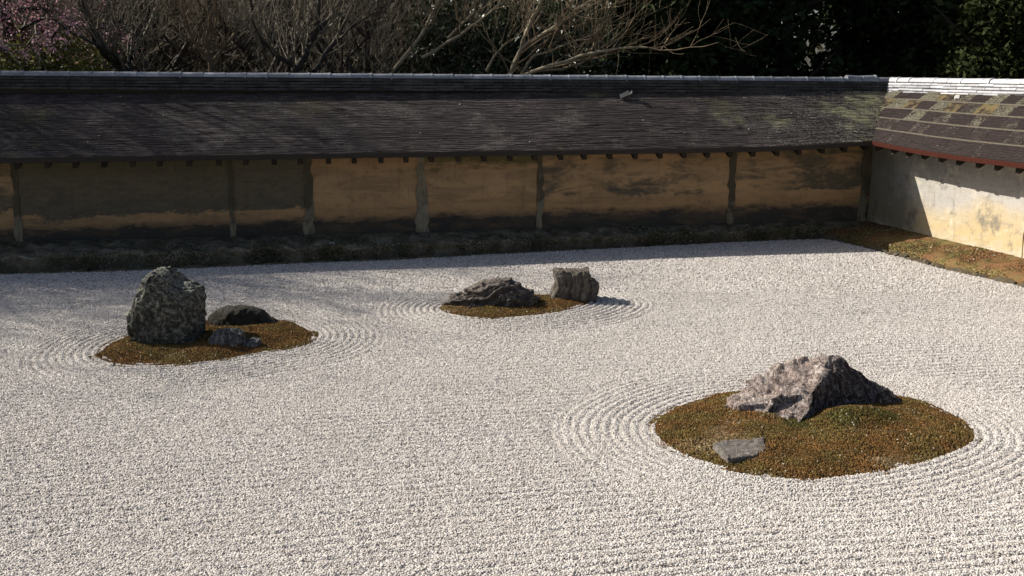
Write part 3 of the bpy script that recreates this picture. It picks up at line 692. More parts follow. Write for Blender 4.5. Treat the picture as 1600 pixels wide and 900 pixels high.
# ------------------------------------------------------------------ rocks
def px(x, y, Y):                            # a point seen at photo pixel (x, y) lying at distance Y
    r = ((x - 800) / 1600, 1, -(y - 450) / 1600); c, s = math.cos(PITCH), math.sin(PITCH)
    d = (r[0], c + r[2] * s, r[2] * c - s); t = Y / d[1]; return Vector((d[0] * t, Y, EYE + d[2] * t))
def rock(outline, Yc, tf, tb, m, label, disp, q=2.2, voxel=.016, extra=(), smooth_it=1, cx=None, group='rocks standing in the gravel garden', lean=.0, name='rock', fit=1.):
    mx = (min(x for x, y in outline) + max(x for x, y in outline)) / 2
    P = [px(mx + (x - mx) * fit, y, Yc) for x, y in outline]
    xs = [p.x for p in P]; c = cx if cx is not None else (min(xs) + max(xs)) / 2
    bm = bmesh.new(); rings = []
    for tau in (-1, -.92, -.75, -.5, -.25, 0, .25, .5, .75, .92, 1):
        s_ = max(.05, (1 - abs(tau) ** q)) ** (1 / q) if abs(tau) < 1 else .12
        dep = tau * (tf if tau < 0 else tb)
        ring = [bm.verts.new((c + (p.x - c) * s_ + lean * dep, Yc + dep, -.12 + (p.z + .12) * (s_ ** .75))) for p in P]
        ring += [bm.verts.new((c + (P[-1].x - c) * s_ + lean * dep, Yc + dep, -.16)), bm.verts.new((c + (P[0].x - c) * s_ + lean * dep, Yc + dep, -.16))]
        rings.append(ring)
    for a, b in zip(rings[:-1], rings[1:]):
        k = len(a)
        for i in range(k): bm.faces.new((a[i], a[(i + 1) % k], b[(i + 1) % k], b[i]))
    bm.faces.new(rings[0]); bm.faces.new(rings[-1][::-1])
    for pts in extra:
        vs = [bm.verts.new(px(*p)) for p in pts]; bmesh.ops.convex_hull(bm, input=vs)
    bmesh.ops.recalc_face_normals(bm, faces=bm.faces)
    me = bpy.data.meshes.new('tmp'); bm.to_mesh(me); bm.free()
    o = bpy.data.objects.new('tmp', me); COL.objects.link(o)
    md = o.modifiers.new('r', 'REMESH'); md.mode = 'VOXEL'; md.voxel_size = voxel
    if smooth_it: sm = o.modifiers.new('s', 'SMOOTH'); sm.factor = .5; sm.iterations = smooth_it
    dg = bpy.context.evaluated_depsgraph_get(); ev = bpy.data.meshes.new_from_object(o.evaluated_get(dg))
    bpy.data.objects.remove(o); bpy.data.meshes.remove(me)
    ce = Vector((c, Yc, 0))
    nrm = [v.normal.copy() for v in ev.vertices]
    for v, n in zip(ev.vertices, nrm):
        v.co = v.co + disp(v.co - ce, n)
    for v in ev.vertices: v.co -= ce
    ev.polygons.foreach_set('use_smooth', [True] * len(ev.polygons)); ev.name = name; ev.update()
    ev.materials.clear(); ev.materials.append(m)
    r = link(name, ev, m); r.location = ce
    tag(r, label, 'rock', group); return r
def facet(p, f, amp, seed):                # chipped facets
    d, pts = mn.voronoi(p * f + Vector((seed, seed * 2, seed * 3))); return (d[1] - d[0]) * amp
CH = .42
def chip(p, f, slope, seed):               # flat chipped planes, a different tilt in every cell
    q = p * f + Vector((seed, seed * 2.3, seed * 3.1)); d, pts = mn.voronoi(q); h = mn.noise_vector(pts[0] * 5.7)
    return (q - pts[0]).dot(h) * slope * CH / f
def warp(p, f, a): return p + mn.noise_vector(p * f) * a
def D_tall(p, n):
    w = warp(p, 5, .04); v = Vector((w.x, w.y, w.z * .6))
    k = mn.fractal(p * 3.2, 1, 2, 3) * .012 + chip(v, 5, .8, 3) + chip(v, 11, 1.0, 7) + chip(v, 22, 1.3, 5) + mn.fractal(Vector((p.x * 24, p.y * 24, p.z * 13)), 1, 2, 3) * .010
    return n * (max(-.06, min(.035, k)) - .012)
def D_smooth(p, n): return n * (mn.fractal(p * 4, 1, 2, 4) * .022 + chip(p, 9, .4, 2) + mn.fractal(p * 22, 1, 2, 3) * .006)
def D_small(p, n):
    v = Vector((p.x + p.z * .7, p.y, p.z - p.x * .5)); return n * (chip(v, 8, 1., 1) + chip(v, 18, 1., 4) + mn.fractal(p * 30, 1, 2, 3) * .006)
def D_layer(p, n):
    s_ = p.z * 1. - p.x * .24 + p.y * .2 + mn.fractal(p * 2.6, 1, 2, 4) * .07
    st = (s_ * 9 + mn.noise(p * 3) * .5) % 1.; st = (st ** 3) * .06 - .02
    st2 = ((s_ * 23 + mn.noise(p * 7) * 1.2) % 1.) ** 2 * .018
    w = warp(p, 4, .05)
    hz = Vector((n.x, n.y, 0)) * (st * 1.5 + st2 - .03)
    return hz + n * (st2 * .6 * (1 - .5 * max(0, n.z)) - .012 + chip(Vector((w.x * .6, w.y, w.z * 1.6)), 6, .9, 2) + chip(w, 15, .8, 4) + mn.fractal(p * 26, 1, 2, 3) * .009)
def D_block(p, n):
    w = warp(p, 6, .02); v = Vector((w.x, w.y, w.z * .22)); gr = ((w.x * 8.5 + w.y * 3 + mn.noise(Vector((p.x * 5, p.y * 5, p.z * 1.5))) * .6) % 1.); gr = -(gr ** 4) * .04
    return Vector((n.x, n.y, 0)) * gr + n * (max(-.05, min(.03, chip(v, 9, .9, 4) + chip(v, 22, .9, 2))) + mn.fractal(Vector((p.x * 30, p.y * 30, p.z * 7)), 1, 2, 3) * .010 - .008)
def D_big(p, n):
    w = warp(p, 3, .07); v = Vector((w.x + w.z * .5, w.y, w.z * .8 - w.x * .35))
    k = chip(v, 3.0, .62, 5) + chip(v, 6.5, 1.2, 8) + chip(v, 13, .75, 2) + chip(v, 28, .45, 6) + mn.fractal(p * 30, 1, 2, 3) * .004
    return n * (max(-.09, min(.07, k)) - .01)
def D_flat(p, n): return Vector((mn.noise(p * 9), mn.noise(p * 9 + Vector((5, 5, 0))), 0)) * .022 + n * (mn.fractal(p * 7, 1, 2, 3) * .007 + chip(p, 6, .3, 6) + chip(p, 16, .5, 3) + mn.fractal(p * 30, 1, 2, 3) * .004)

MR_tall = m_rock('tall_rock', (.052, .054, .046), (.016, .017, .015), (.30, .30, .26), (.42, .42, .35), 13, (1, 1, .4), lich_amt=.43, veins=.5, vein_rot=(0, .1, 0), top=.75)
MR_low = m_rock('low_rock', (.04, .036, .028), (.015, .014, .012), (.09, .08, .065), (.07, .07, .03), 5, lich_amt=.35)
MR_small = m_rock('small_rock', (.10, .10, .10), (.03, .03, .03), (.50, .50, .50), (.30, .30, .30), 7, (1.5, 1, .6), (0, .6, 0), lich_amt=.42, veins=.8)
MR_layer = m_rock('layered_rock', (.10, .082, .07), (.026, .022, .019), (.26, .22, .19), (.30, .26, .23), 6, (.6, 1, 2.4), (0, -.22, 0), lich_amt=.42, top=.4)
MR_block = m_rock('upright_rock', (.15, .13, .105), (.03, .026, .022), (.32, .285, .24), (.30, .27, .23), 7, (2.2, 2.2, .4), lich_amt=.42)
MR_big = m_rock('pink_rock', (.30, .235, .21), (.036, .024, .021), (.56, .50, .46), (.55, .49, .45), 3.6, (1.6, 1, .6), (0, .7, 0), lich_amt=.43, veins=.95, painted_shade=(2.32, 7.55, .78, -.62))  # right of the crest: black stone deepened by painted shade
MR_flat = m_rock('slab_rock', (.21, .19, .17), (.07, .06, .052), (.40, .37, .34), (.38, .35, .32), 9, lich_amt=.4, veins=.6)

rock([(218, 543), (212, 515), (206, 490), (208, 466), (218, 449), (231, 440), (235, 426), (245, 420), (264, 420), (275, 429), (285, 440), (299, 443), (312, 450), (318, 463), (319, 500), (317, 530), (315, 545)],
     9.80, .30, .30, MR_tall, 'tall grey green rock with pale knobbed top standing at left', D_tall, 5.0, .012, fit=.95)
rock([(325, 512), (328, 495), (338, 485), (352, 479), (370, 477), (393, 479), (408, 485), (420, 495), (435, 502), (452, 513)],
     10.42, .16, .26, MR_low, 'low dark humped rock with tapering end right of the tall rock', D_smooth, 2.2, .015)
rock([(324, 546), (327, 528), (336, 518), (350, 513), (367, 513), (379, 519), (385, 529), (396, 530), (408, 536), (408, 546)],
     9.50, .15, .16, MR_small, 'small grey streaked rock in the moss in front of the dark humped rock', D_small, 2.2, .011)
rock([(684, 486), (690, 474), (704, 463), (720, 455), (738, 445), (754, 438), (776, 434), (798, 434), (813, 442), (826, 452), (840, 460), (845, 472), (843, 486)],
     11.25, .32, .40, MR_layer, 'long dark layered rock lying beside the upright block', D_layer, 2.0, .016, cx=.0)
rock([(857, 474), (860, 458), (867, 440), (863, 422), (880, 420), (897, 421), (921, 418), (923, 434), (935, 442), (934, 458), (931, 474)],
     11.55, .17, .20, MR_block, 'upright flat topped block of grey brown stone near the far wall', D_block, 6, .013, smooth_it=0)
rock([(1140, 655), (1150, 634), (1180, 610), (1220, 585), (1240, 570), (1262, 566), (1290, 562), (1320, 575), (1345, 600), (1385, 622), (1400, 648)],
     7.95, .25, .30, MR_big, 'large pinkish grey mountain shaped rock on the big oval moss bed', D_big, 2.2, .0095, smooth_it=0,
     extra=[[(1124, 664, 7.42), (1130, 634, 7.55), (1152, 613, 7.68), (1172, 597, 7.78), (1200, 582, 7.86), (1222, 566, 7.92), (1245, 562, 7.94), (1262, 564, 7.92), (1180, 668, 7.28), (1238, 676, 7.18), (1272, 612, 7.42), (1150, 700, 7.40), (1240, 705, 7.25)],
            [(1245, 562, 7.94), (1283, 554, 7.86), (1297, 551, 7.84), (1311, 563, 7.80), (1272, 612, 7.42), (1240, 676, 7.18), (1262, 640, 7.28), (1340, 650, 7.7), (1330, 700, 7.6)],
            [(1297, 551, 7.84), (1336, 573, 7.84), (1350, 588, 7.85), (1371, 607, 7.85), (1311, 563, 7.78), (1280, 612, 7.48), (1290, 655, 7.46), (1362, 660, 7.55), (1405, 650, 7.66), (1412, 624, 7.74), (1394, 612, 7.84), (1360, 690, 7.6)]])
fl = [(1114, 693), (1130, 690), (1160, 688), (1189, 685), (1193, 696), (1198, 703), (1184, 710), (1160, 711), (1150, 715), (1135, 714), (1126, 705)]
c = 1 / 1600
pts = []
for (x, y) in fl:
    d = px(x, y, 1.) - Vector((0, 0, EYE)); t = (.066 - EYE) / d.z; pts.append(Vector((0, 0, EYE)) + d * t)
bm = bmesh.new(); top = [bm.verts.new((p.x, p.y, .074 + .035 * (p.y - 6.7))) for p in pts]; bot = [bm.verts.new((p.x * 1. + (p.x - 1.5) * .04, p.y - .005, -.06)) for p in pts]
vs = top + bot; bmesh.ops.convex_hull(bm, input=vs); bmesh.ops.triangulate(bm, faces=bm.faces)
me = bpy.data.meshes.new('tmp'); bm.to_mesh(me); bm.free(); o = bpy.data.objects.new('tmp', me); COL.objects.link(o)
md = o.modifiers.new('r', 'REMESH'); md.mode = 'VOXEL'; md.voxel_size = .010
ev = bpy.data.meshes.new_from_object(o.evaluated_get(bpy.context.evaluated_depsgraph_get())); bpy.data.objects.remove(o)
ce = Vector((1.5, 6.7, 0)); nr_ = [v.normal.copy() for v in ev.vertices]
for v, n in zip(ev.vertices, nr_): v.co = v.co + D_flat(v.co - ce, n) - ce
ev.polygons.foreach_set('use_smooth', [True] * len(ev.polygons)); ev.materials.clear()
r = link('rock', ev, MR_flat); r.location = ce; tag(r, 'flat grey stone slab sunk in the moss in front of the mountain shaped rock', 'rock', 'rocks standing in the gravel garden')

# ------------------------------------------------------------------ trees beyond the wall
class Tubes:
    def __init__(s): s.V, s.F = [], []
    def add(s, pts, rad, k=4):
        off = len(s.V); n = len(pts); up = Vector((0, 0, 1))
        for i, p in enumerate(pts):
            d = (pts[min(i + 1, n - 1)] - pts[max(i - 1, 0)]).normalized(); a = d.cross(Vector((.3, .9, .2)) if abs(d.z) > .9 else up).normalized(); b = d.cross(a)
            for j in range(k): th = 6.283 * j / k; s.V.append(tuple(p + (a * math.cos(th) + b * math.sin(th)) * rad[i]))
        for i in range(n - 1):
            for j in range(k): q = off + i * k; s.F.append((q + j, q + (j + 1) % k, q + k + (j + 1) % k, q + k + j))
    def mesh(s, name): return np_mesh(name, s.V, s.F, True)
def branch(r, T, tips, p, d, rad, L, depth, up=.15, spread=.75, k=5, droop=0., kids=(3, 5)):
    n = 5 if depth > 1 else 4; pts = [p]; rr_ = [rad]; cur = p.copy(); dd = d.copy()
    for i in range(n):
        dd = (dd + Vector((r.uniform(-1, 1), r.uniform(-1, 1), r.uniform(-1, 1))) * .22 + Vector((0, 0, up - droop * (i + 1) / n))).normalized()
        cur = cur + dd * L / n; pts.append(cur.copy()); rr_.append(max(.0022, rad * (1 - .72 * (i + 1) / n)))
    T[0 if depth > 2 else 1].add(pts, rr_, k if depth > 2 else 3)
    if depth <= 1: tips += pts[1:]
    if depth <= 0: return
    for c_ in range(r.randint(*kids)):
        i = r.randint(1, n); t = pts[i]; ax = Vector((r.uniform(-1, 1), r.uniform(-1, 1), r.uniform(-.5, .9))).normalized()
        nd = (dd * (1 - spread * .5) + ax * spread).normalized()
        branch(r, T, tips, t, nd, rr_[i] * r.uniform(.55, .8), L * r.uniform(.5, .8), depth - 1, up, spread, k, droop, kids)
def bare_tree(base, limbs, seed, bark_m, twig_m, depth=3, **kw):
    """limbs: list of (points, radius); returns (trunk mesh, crown mesh, tips)"""
    r = random.Random(seed); T = (Tubes(), Tubes()); tips = []
    for pts, rad in limbs:
        pts = [Vector(p) - Vector(base) for p in pts]; n = len(pts)
        P2, R2 = [], []
        for i in range(n - 1):
            for t in (0, .33, .66): P2.append(pts[i].lerp(pts[i + 1], t) + Vector((r.uniform(-1, 1), r.uniform(-1, 1), r.uniform(-1, 1))) * .02 * (1 if t else 0)); R2.append(rad * (1 - .6 * (i + t) / (n - 1)))
        P2.append(pts[-1]); R2.append(rad * .38); T[0].add(P2, R2, 6)
        for i in range(2, len(P2)):
            d = (P2[i] - P2[i - 1]).normalized()
            for _ in range(r.randint(1, 2)):
                ax = Vector((r.uniform(-1, 1), r.uniform(-1, 1), r.uniform(-.2, 1))).normalized()
                branch(r, T, tips, P2[i], (d * .6 + ax * .7).normalized(), R2[i] * r.uniform(.3, .55), r.uniform(.7, 1.4), depth - 1, **kw)
        branch(r, T, tips, P2[-1], (P2[-1] - P2[-2]).normalized(), rad * .38, 1.3, depth, **kw)
    return T[0].mesh('trunk'), T[1].mesh('crown'), tips
def plant(name, base, trunk, crown, mt, mc, label, cat, group, scale=1, rot=0):
    o = empty(name, base); o.rotation_euler.z = rot; o.scale = (scale,) * 3
    link('trunk', trunk, mt, o); link('crown', crown, mc, o); return tag(o, label, cat, group)
def leaves(centers, n_per, spread, size, seed, name='crown', flat=.0, aspect=.5):
    r = np.random.default_rng(seed); c = np.repeat(np.asarray(centers), n_per, 0); c = c + r.normal(0, 1, c.shape) * spread
    d = r.normal(0, 1, c.shape); d /= np.linalg.norm(d, axis=1)[:, None]; e = np.cross(d, r.normal(0, 1, c.shape)); e /= np.linalg.norm(e, axis=1)[:, None] + 1e-9
    s_ = size * r.uniform(.6, 1.4, (len(c), 1)); a = d * s_; b = e * s_ * aspect
    V = np.stack([c - a, c + b, c + a, c - b], 1).reshape(-1, 3); return np_mesh(name, V, np.arange(len(V)).reshape(-1, 4))
BK_dark = m_bark('dark_bark', (.035, .03, .027), (.07, .06, .05)); BK_tan = m_bark('tan_bark', (.24, .20, .13), (.38, .33, .24))
BK_grey = m_bark('grey_twig', (.16, .14, .105), (.28, .245, .19)); BK_brown = m_bark('brown_twig', (.15, .115, .075), (.26, .20, .13))
LF_dark = m_leaf('dark_evergreen_leaf', (.018, .032, .012), (.045, .065, .022), .75, .10, .15)
LF_mid = m_leaf('green_leaf', (.02, .032, .010), (.05, .062, .018), .75, .12, .12)
LF_cam = m_leaf('camellia_leaf', (.018, .034, .012), (.045, .068, .024), .38, .06, .45)
LF_bush = m_leaf('yellow_green_leaf', (.10, .115, .025), (.22, .22, .05), .6, .25)
LF_pink = m_leaf('pink_blossom', (.68, .30, .40), (.82, .60, .66), .7, .3, .1)
GB = 'bare trees beyond the long wall'
def V3(x, y, Y): return tuple(px(x, y, Y))
def gbase(x, y, Y): p = px(x, y, Y); return (p.x, p.y, -.14)
# left: dark forked tree
b = gbase(195, 112, 18.6)
tr, cr_, _ = bare_tree(b, [([b, V3(194, 112, 18.6), V3(163, 82, 18.4), V3(143, 45, 18.2), V3(127, 8, 18.), V3(120, -60, 17.8)], .10), ([V3(200, 118, 18.6), V3(203, 90, 18.7), V3(212, 55, 18.9), V3(235, 15, 19.), V3(250, -70, 19.)], .075), ([V3(192, 105, 18.6), V3(178, 85, 18.2), V3(150, 70, 17.9), V3(110, 50, 17.6)], .04)], 3, BK_dark, BK_dark)
plant('bare_tree', b, tr, cr_, BK_dark, BK_grey, 'dark forked bare tree behind the left part of the long wall', 'tree', GB)
b = gbase(462, 112, 18.9)
tr, cr_, _ = bare_tree(b, [([b, V3(460, 112, 18.9), V3(478, 85, 18.9), V3(495, 45, 19), V3(498, 10, 19), V3(492, -60, 19.)], .085), ([V3(462, 105, 18.9), V3(435, 88, 18.7), V3(410, 66, 18.5), V3(395, 30, 18.3), V3(388, -20, 18.2)], .05), ([V3(492, 50, 19), V3(515, 28, 19.2), V3(535, -5, 19.3), V3(560, -60, 19.3)], .05), ([V3(490, 112, 19), V3(515, 75, 19.4), V3(545, 45, 19.8), V3(600, 10, 20)], .05)], 4, BK_dark, BK_dark)
plant('bare_tree', b, tr, cr_, BK_dark, BK_grey, 'bare tree with a curved dark trunk left of the middle behind the wall', 'tree', GB)
b = gbase(330, 112, 20.5)
tr, cr_, _ = bare_tree(b, [([b, V3(330, 112, 20.5), V3(322, 60, 20.5), V3(335, 10, 20.5), V3(330, -90, 20.5)], .06), ([V3(330, 100, 20.5), V3(300, 60, 20.3), V3(285, 10, 20.2), V3(270, -60, 20)], .04), ([V3(330, 100, 20.5), V3(365, 55, 20.8), V3(380, 5, 21), V3(400, -60, 21)], .04)], 6, BK_dark, BK_dark)
plant('bare_tree', b, tr, cr_, BK_brown, BK_brown, 'thin brown twiggy bare tree between the two dark trunks behind the wall', 'tree', GB)
# centre: pale tree fanning to the right
b = gbase(800, 116, 18.8)
tr, cr_, _ = bare_tree(b, [([b, V3(797, 116, 18.8), V3(815, 76, 18.7), V3(828, 38, 18.6), V3(846, 0, 18.5), V3(860, -60, 18.4)], .055), ([V3(816, 76, 18.7), V3(850, 52, 18.5), V3(880, 32, 18.3), V3(910, 10, 18.1), V3(950, -20, 18)], .045), ([V3(800, 125, 18.8), V3(845, 108, 18.4), V3(905, 88, 18.1), V3(955, 78, 17.9), V3(1010, 74, 17.7)], .045), ([V3(830, 112, 18.7), V3(880, 108, 18.5), V3(910, 98, 18.3), V3(960, 60, 18.1)], .03), ([V3(815, 116, 18.8), V3(835, 86, 18.6), V3(870, 75, 18.4), V3(930, 52, 18.1)], .03)], 8, BK_tan, BK_tan, depth=2, up=.06)
plant('bare_tree', b, tr, cr_, BK_tan, BK_brown, 'pale tan bare tree fanning its branches to the right behind the middle of the wall', 'tree', GB)
b = gbase(690, 114, 19.4)
tr, cr_, _ = bare_tree(b, [([b, V3(610, 116, 19.4), V3(655, 60, 19.4), V3(685, 5, 19.4), V3(700, -60, 19.4)], .05), ([V3(760, 112, 19.4), V3(778, 80, 19.4), V3(790, 70, 19.3)], .03), ([V3(660, 90, 19.4), V3(720, 55, 19.2), V3(765, 20, 19), V3(800, -20, 18.8)], .035), ([V3(700, 60, 19.5), V3(740, 20, 19.4), V3(750, -20, 19.4)], .03)], 12, BK_tan, BK_tan, depth=3)
plant('bare_tree', b, tr, cr_, BK_tan, BK_brown, 'straggling bare shrub tree left of the pale fanning tree behind the wall', 'tree', GB)
# more bare trees standing in the same row (shared meshes)
r = random.Random(2); T = (Tubes(), Tubes()); tips = []
T[0].add([Vector((0, 0, 0)), Vector((.05, 0, 1.2)), Vector((0, .1, 2.3))], [.14, .12, .1], 7)
for k in range(5):
    a = k * 1.256; branch(r, T, tips, Vector((0, .08, 1.5 + .18 * k)), Vector((math.cos(a) * .8, math.sin(a) * .8, .75)).normalized(), .055, 2.3, 5, .10, .75, 5, 0, (3, 4))
t_me, c_me = T[0].mesh('trunk'), T[1].mesh('crown')
for i, (x, Y, s_, rt, lab) in enumerate([(40, 20.6, 1.15, .3, 'grey bare tree behind the pink blossom at far left'), (265, 21.5, 1.2, 2.1, 'grey bare tree between the forked tree and the brown twiggy tree'), (560, 21.4, 1.15, 4.0, 'grey bare tree right of the curved dark trunk'), (400, 22.5, 1.25, 5.2, 'grey bare tree farther back behind the curved dark trunk')]):
    p = px(x, 112, Y); o = plant('bare_tree', (p.x, p.y, -.14), t_me, c_me, BK_dark, BK_grey, lab, 'tree', GB, s_, rt)
for i, (x, y, s_, rt) in enumerate([(-10.4, 16.3, 1.35, 1.), (-12.6, 17.0, 1.5, 3.), (-13.4, 15.8, 1.35, 5.), (-11.6, 15.2, 1.1, .2), (-15., 16.6, 1.5, 2.), (-13.9, 14.7, 1.35, 4.2), (-9.9, 15.2, 1.0, 2.6)]):
    plant('bare_tree', (x, y, -.14), t_me, c_me, BK_dark, BK_grey, 'bare tree standing past the left end of the long wall', 'tree', GB, s_, rt)
# weeping pink blossom tree
b = gbase(30, 112, 18.2)
r = random.Random(9); T = (Tubes(), Tubes()); tips = []
T[0].add([Vector((0, 0, 0)), Vector((-.1, 0, 2)), Vector((-.2, .1, 4.6))], [.16, .13, .1], 7)
for k in range(16):
    a = k * 2.4; branch(r, T, tips, Vector((-.15, .05, 2.6 + 2 * k / 15)), Vector((math.cos(a), math.sin(a), .45)).normalized(), .045, r.uniform(1.3, 2.), 3, .0, .7, 5, .32, (3, 4))
bl = [t for t in tips if t.z > 3.05 + .25 * math.sin(t.x * 5)]
rr2 = random.Random(4); rr2.shuffle(bl)
o = plant('blossom_tree', b, T[0].mesh('trunk'), T[1].mesh('crown'), BK_dark, BK_grey, 'weeping tree with pink blossom above the left end of the wall', 'tree', None)
link('blossom', leaves([tuple(t) for t in bl[:1500]], 4, .05, .020, 5, 'blossom', aspect=.8), LF_pink, o)
# shrubs and evergreens
def crown_mesh(seed, lobes, n, size, spread, aspect=.5):
    r = np.random.default_rng(seed); cs = []
    for (x, y, z, rad) in lobes:
        m = int(n * rad); d = r.normal(0, 1, (m, 3)); d /= np.linalg.norm(d, axis=1)[:, None]; q = d * (rad * r.uniform(.55, 1.05, (m, 1))) * (1, 1, .85); q[:, 0] += x; q[:, 1] += y; q[:, 2] += z; cs.append(q)
    return leaves(np.vstack(cs), 6, spread, size, seed, aspect=aspect)
def stem(h, rad, seed):
    r = random.Random(seed); T = Tubes(); T.add([Vector((0, 0, 0)), Vector((r.uniform(-.1, .1), 0, h * .4)), Vector((r.uniform(-.2, .2), r.uniform(-.2, .2), h))], [rad, rad * .8, rad * .35], 7)
    for k in range(7):
        a = k * 2.4; z = h * (.25 + .09 * k); T.add([Vector((0, 0, z)), Vector((math.cos(a) * h * .15, math.sin(a) * h * .15, z + .3)), Vector((math.cos(a) * h * .3, math.sin(a) * h * .3, z + .9))], [rad * .4, rad * .25, rad * .1], 5)
    return T.mesh('trunk')
def lobes(seed, n, rx, z0, z1, r0, r1):
    r = random.Random(seed); out = []
    for i in range(n):
        z = z0 + (z1 - z0) * i / (n - 1); a = i * 2.4; q = rx * r.uniform(.3, 1.) * (1 - .45 * (i / n)); out.append((math.cos(a) * q, math.sin(a) * q, z, r.uniform(r0, r1)))
    return out
ev = [(crown_mesh(20 + k, lobes(20 + k, 16, 1.9, 1.2, 8.0, .8, 1.35), 260 if k < 3 else 70, .10, .105), stem(7, .2, k)) for k in range(4)]
GE = 'dark evergreen trees beyond the corner'
es = [(1040, 24, 0, 1.0, 'dark evergreen just right of the pale fanning tree'), (1130, 25.5, 1, 1.05, 'dark evergreen behind the right part of the long wall'), (1225, 23.8, 3, .95, 'dark evergreen left of the gap of bright sky'), (1385, 25.5, 1, 1., 'dark evergreen above the start of the pale ridge tiles'), (1470, 24, 2, 1.05, 'dark evergreen behind the side wall'), (1610, 25, 0, 1.1, 'dark evergreen cut by the right edge of the picture'), (950, 25.5, 1, 1.05, 'dark evergreen behind the fan of pale branches'), (1720, 23, 1, 1.1, 'evergreen beyond the side wall past the right edge'), (860, 27, 2, 1.1, 'dark evergreen set back behind the pale tree trunk')]
for i, (x, Y, k, s_, lab) in enumerate(es):
    p = px(x, 112, Y); plant('evergreen_tree', (p.x, p.y, -.14), ev[k][1], ev[k][0], BK_dark, LF_dark, lab, 'tree', GE, s_, i * 1.3)
p = px(1560, 112, 20.5); plant('evergreen_tree', (p.x, p.y, -.14), stem(5, .12, 9), crown_mesh(44, lobes(44, 10, 1.0, 1.2, 4.6, .6, .9), 300, .07, .07), BK_dark, LF_mid, 'lighter green leafy tree at the upper right behind the side wall', 'tree', GE)
for (x, Y, sd, lab) in ((700, 21.6, 51, 'glossy dark camellia bush left of the pale trunk'), (800, 21.2, 52, 'glossy dark camellia bush right behind the pale trunk'), (895, 21.8, 53, 'glossy dark camellia bush under the fanning branches')):
    p = px(x, 112, Y); plant('camellia_bush', (p.x, p.y, -.14), stem(3.2, .08, sd), crown_mesh(sd, lobes(sd, 9, .8, 1.2, 3.9, .55, .85), 230, .055, .08), BK_dark, LF_cam, lab, 'bush', 'camellia bushes beyond the wall')
for (x, Y, sd, lab) in ((15, 17.9, 61, 'yellow green bush at far left just over the ridge'), (95, 18.2, 62, 'yellow green bush below the pink blossom'),):
    p = px(x, 112, Y); plant('green_bush', (p.x, p.y, -.14), stem(2.2, .06, sd), crown_mesh(sd, lobes(sd, 9, .75, .8, 2.85, .5, .65), 300, .045, .07), BK_dark, LF_bush, lab, 'bush', 'green bushes beyond the left end of the wall')
# far wood closing the view
r = np.random.default_rng(77); n = 80000
ang = r.uniform(R(-40), R(44), n); dist_ = r.uniform(31, 42, n); z = r.uniform(-.1, 9.5, n) + 1.2 * np.sin(ang * 20)
gap = (ang > .215) & (ang < .36) & (z > 2.3) & (z < 5.2) & (r.random(n) < .93); ang, dist_, z = ang[~gap], dist_[~gap], z[~gap]
q = np.stack([np.sin(ang) * dist_, np.cos(ang) * dist_, z], 1)
tag(link('far_wood', leaves(q, 2, .15, .26, 78, 'far_wood', aspect=.6), m_leaf('far_leaf', (.03, .036, .016), (.085, .08, .045), .6, .3)), 'dim mass of woodland far behind the garden wall', 'woodland', kind='stuff')

# brushwood: the fine twigs between the bare trees that nobody could count
r = np.random.default_rng(5); n = 26000; X_ = r.uniform(-14, 1.0, n); Y_ = r.uniform(20.5, 26, n); Z_ = .4 + r.uniform(0, 1, n) ** .9 * (4.2 + .8 * np.sin(X_ * 1.7) + .5 * np.sin(X_ * 4.1))
d = np.stack([r.normal(0, .55, n), r.normal(0, .4, n), np.abs(r.normal(.7, .5, n))], 1); d /= np.linalg.norm(d, axis=1)[:, None]; L_ = r.uniform(.12, .42, (n, 1)); wv = np.cross(d, r.normal(0, 1, (n, 3))); wv /= np.linalg.norm(wv, axis=1)[:, None]
c0 = np.stack([X_, Y_, Z_], 1); bend = r.normal(0, .06, (n, 3)); V = np.stack([c0 - wv * .004, c0 + wv * .004, c0 + d * L_ * .5 + bend + wv * .003, c0 + d * L_ + wv * .0012, c0 + d * L_ - wv * .0012, c0 + d * L_ * .5 + bend - wv * .003], 1).reshape(-1, 3)
I0 = np.arange(n)[:, None] * 6; F = np.concatenate([I0 + [0, 1, 2, 5], I0 + [5, 2, 3, 4]])
tag(link('brushwood', np_mesh('brushwood', V, F), BK_grey), 'grey brown haze of fine twigs between the bare trees', 'brushwood', kind='stuff')

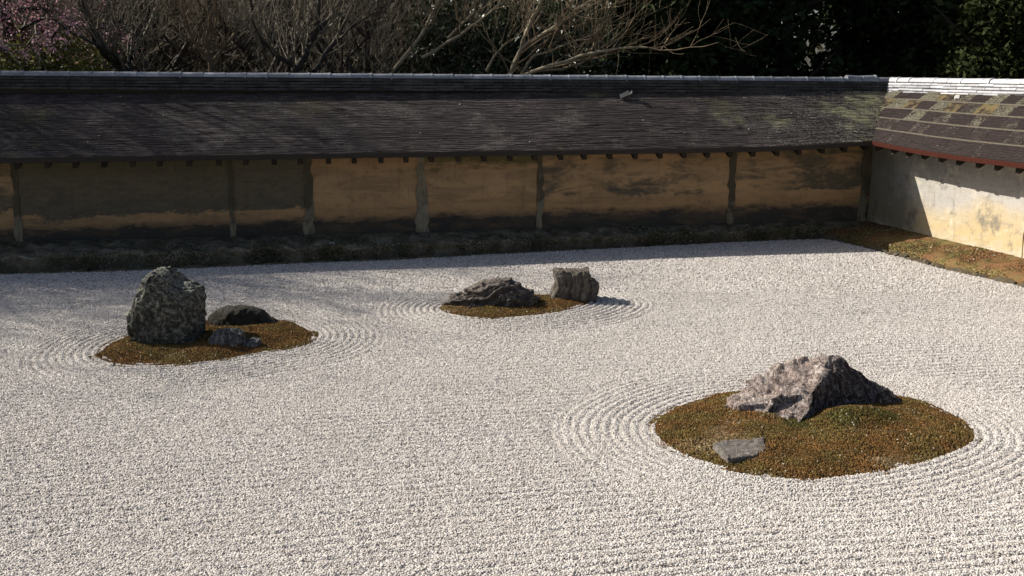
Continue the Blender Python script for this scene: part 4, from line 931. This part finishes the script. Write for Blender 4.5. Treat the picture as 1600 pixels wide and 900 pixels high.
# ------------------------------------------------------------------ small things
# broken tile lying on the long roof
def roof_pt(u, t): n, z = prof(.70, 1.475, -.47, 2.275, t); return Vector(S(u, n, z + .02))
p = roof_pt(9.12, .86)
o = empty('broken_tile', p); tag(o, 'broken grey tile piece lying on the dark shingle roof', 'tile fragment')
for j, (dx, ln, yw, th) in enumerate(((0, .19, .35, .022), (.10, .09, -.5, .03))):
    me = prism_mesh('fragment', *[[(x, y, zz + (.03 if x > 0 else 0)) for x, y in ((-ln / 2, -.05), (ln / 2, -.035), (ln / 2 - .02, .05), (-ln / 2 + .03, .045))] for zz in (0, th)])
    q = link('fragment', me, M_frag, o); q.location = (dx, 0, .012 + j * .012); q.rotation_euler = (R(35), R(-12), yw)
p = px(515, 390, 14.35); p = Vector((p.x, p.y, max(p.z, .12)))
me = prism_mesh('pale_flake', *[[(-.07, -.02, z_), (.06, -.015, z_ + .02), (.075, .02, z_ + .02), (-.05, .022, z_)] for z_ in (0, .02)])
o = link('pale_flake', me, M_white); o.location = p + Vector((0, 0, .05)); o.rotation_euler = (R(20), 0, .3); tag(o, 'pale splinter lying on the dark moss bank below the long wall', 'splinter')
n_, z_ = prof(.50, 1.475, -.47, 2.275, .86); p = Vector(W(1.45, n_, z_ + .03))
me = prism_mesh('white_chip', *[[(-.05, -.03, a_), (.04, -.035, a_), (.055, .0, a_), (.02, .035, a_), (-.045, .025, a_)] for a_ in (-.015, .02)])
o = link('white_chip', me, M_white); o.location = p; o.rotation_euler = (0, R(-30), 1.2); tag(o, 'white chip lying on the panelled bark roof of the side wall', 'chip')
# fallen white petals on the roofs
V, F = [], []
r = random.Random(6)
for i in range(110):
    u = r.uniform(U0, 12.6); t = r.uniform(.05, .95) ** .8; p = roof_pt(u, t); s_ = r.uniform(.004, .013); a = r.uniform(0, 6.28); k = len(V)
    ex = Vector((math.cos(a), math.sin(a), .2)) * s_; ey = Vector((-math.sin(a), math.cos(a), .5)) * s_ * .7
    V += [tuple(p - ex), tuple(p + ey), tuple(p + ex), tuple(p - ey)]; F.append((k, k + 1, k + 2, k + 3))
tag(link('fallen_petals', np_mesh('fallen_petals', V, F), M_white), 'white petals fallen over the dark shingle roof', 'petals', kind='stuff')
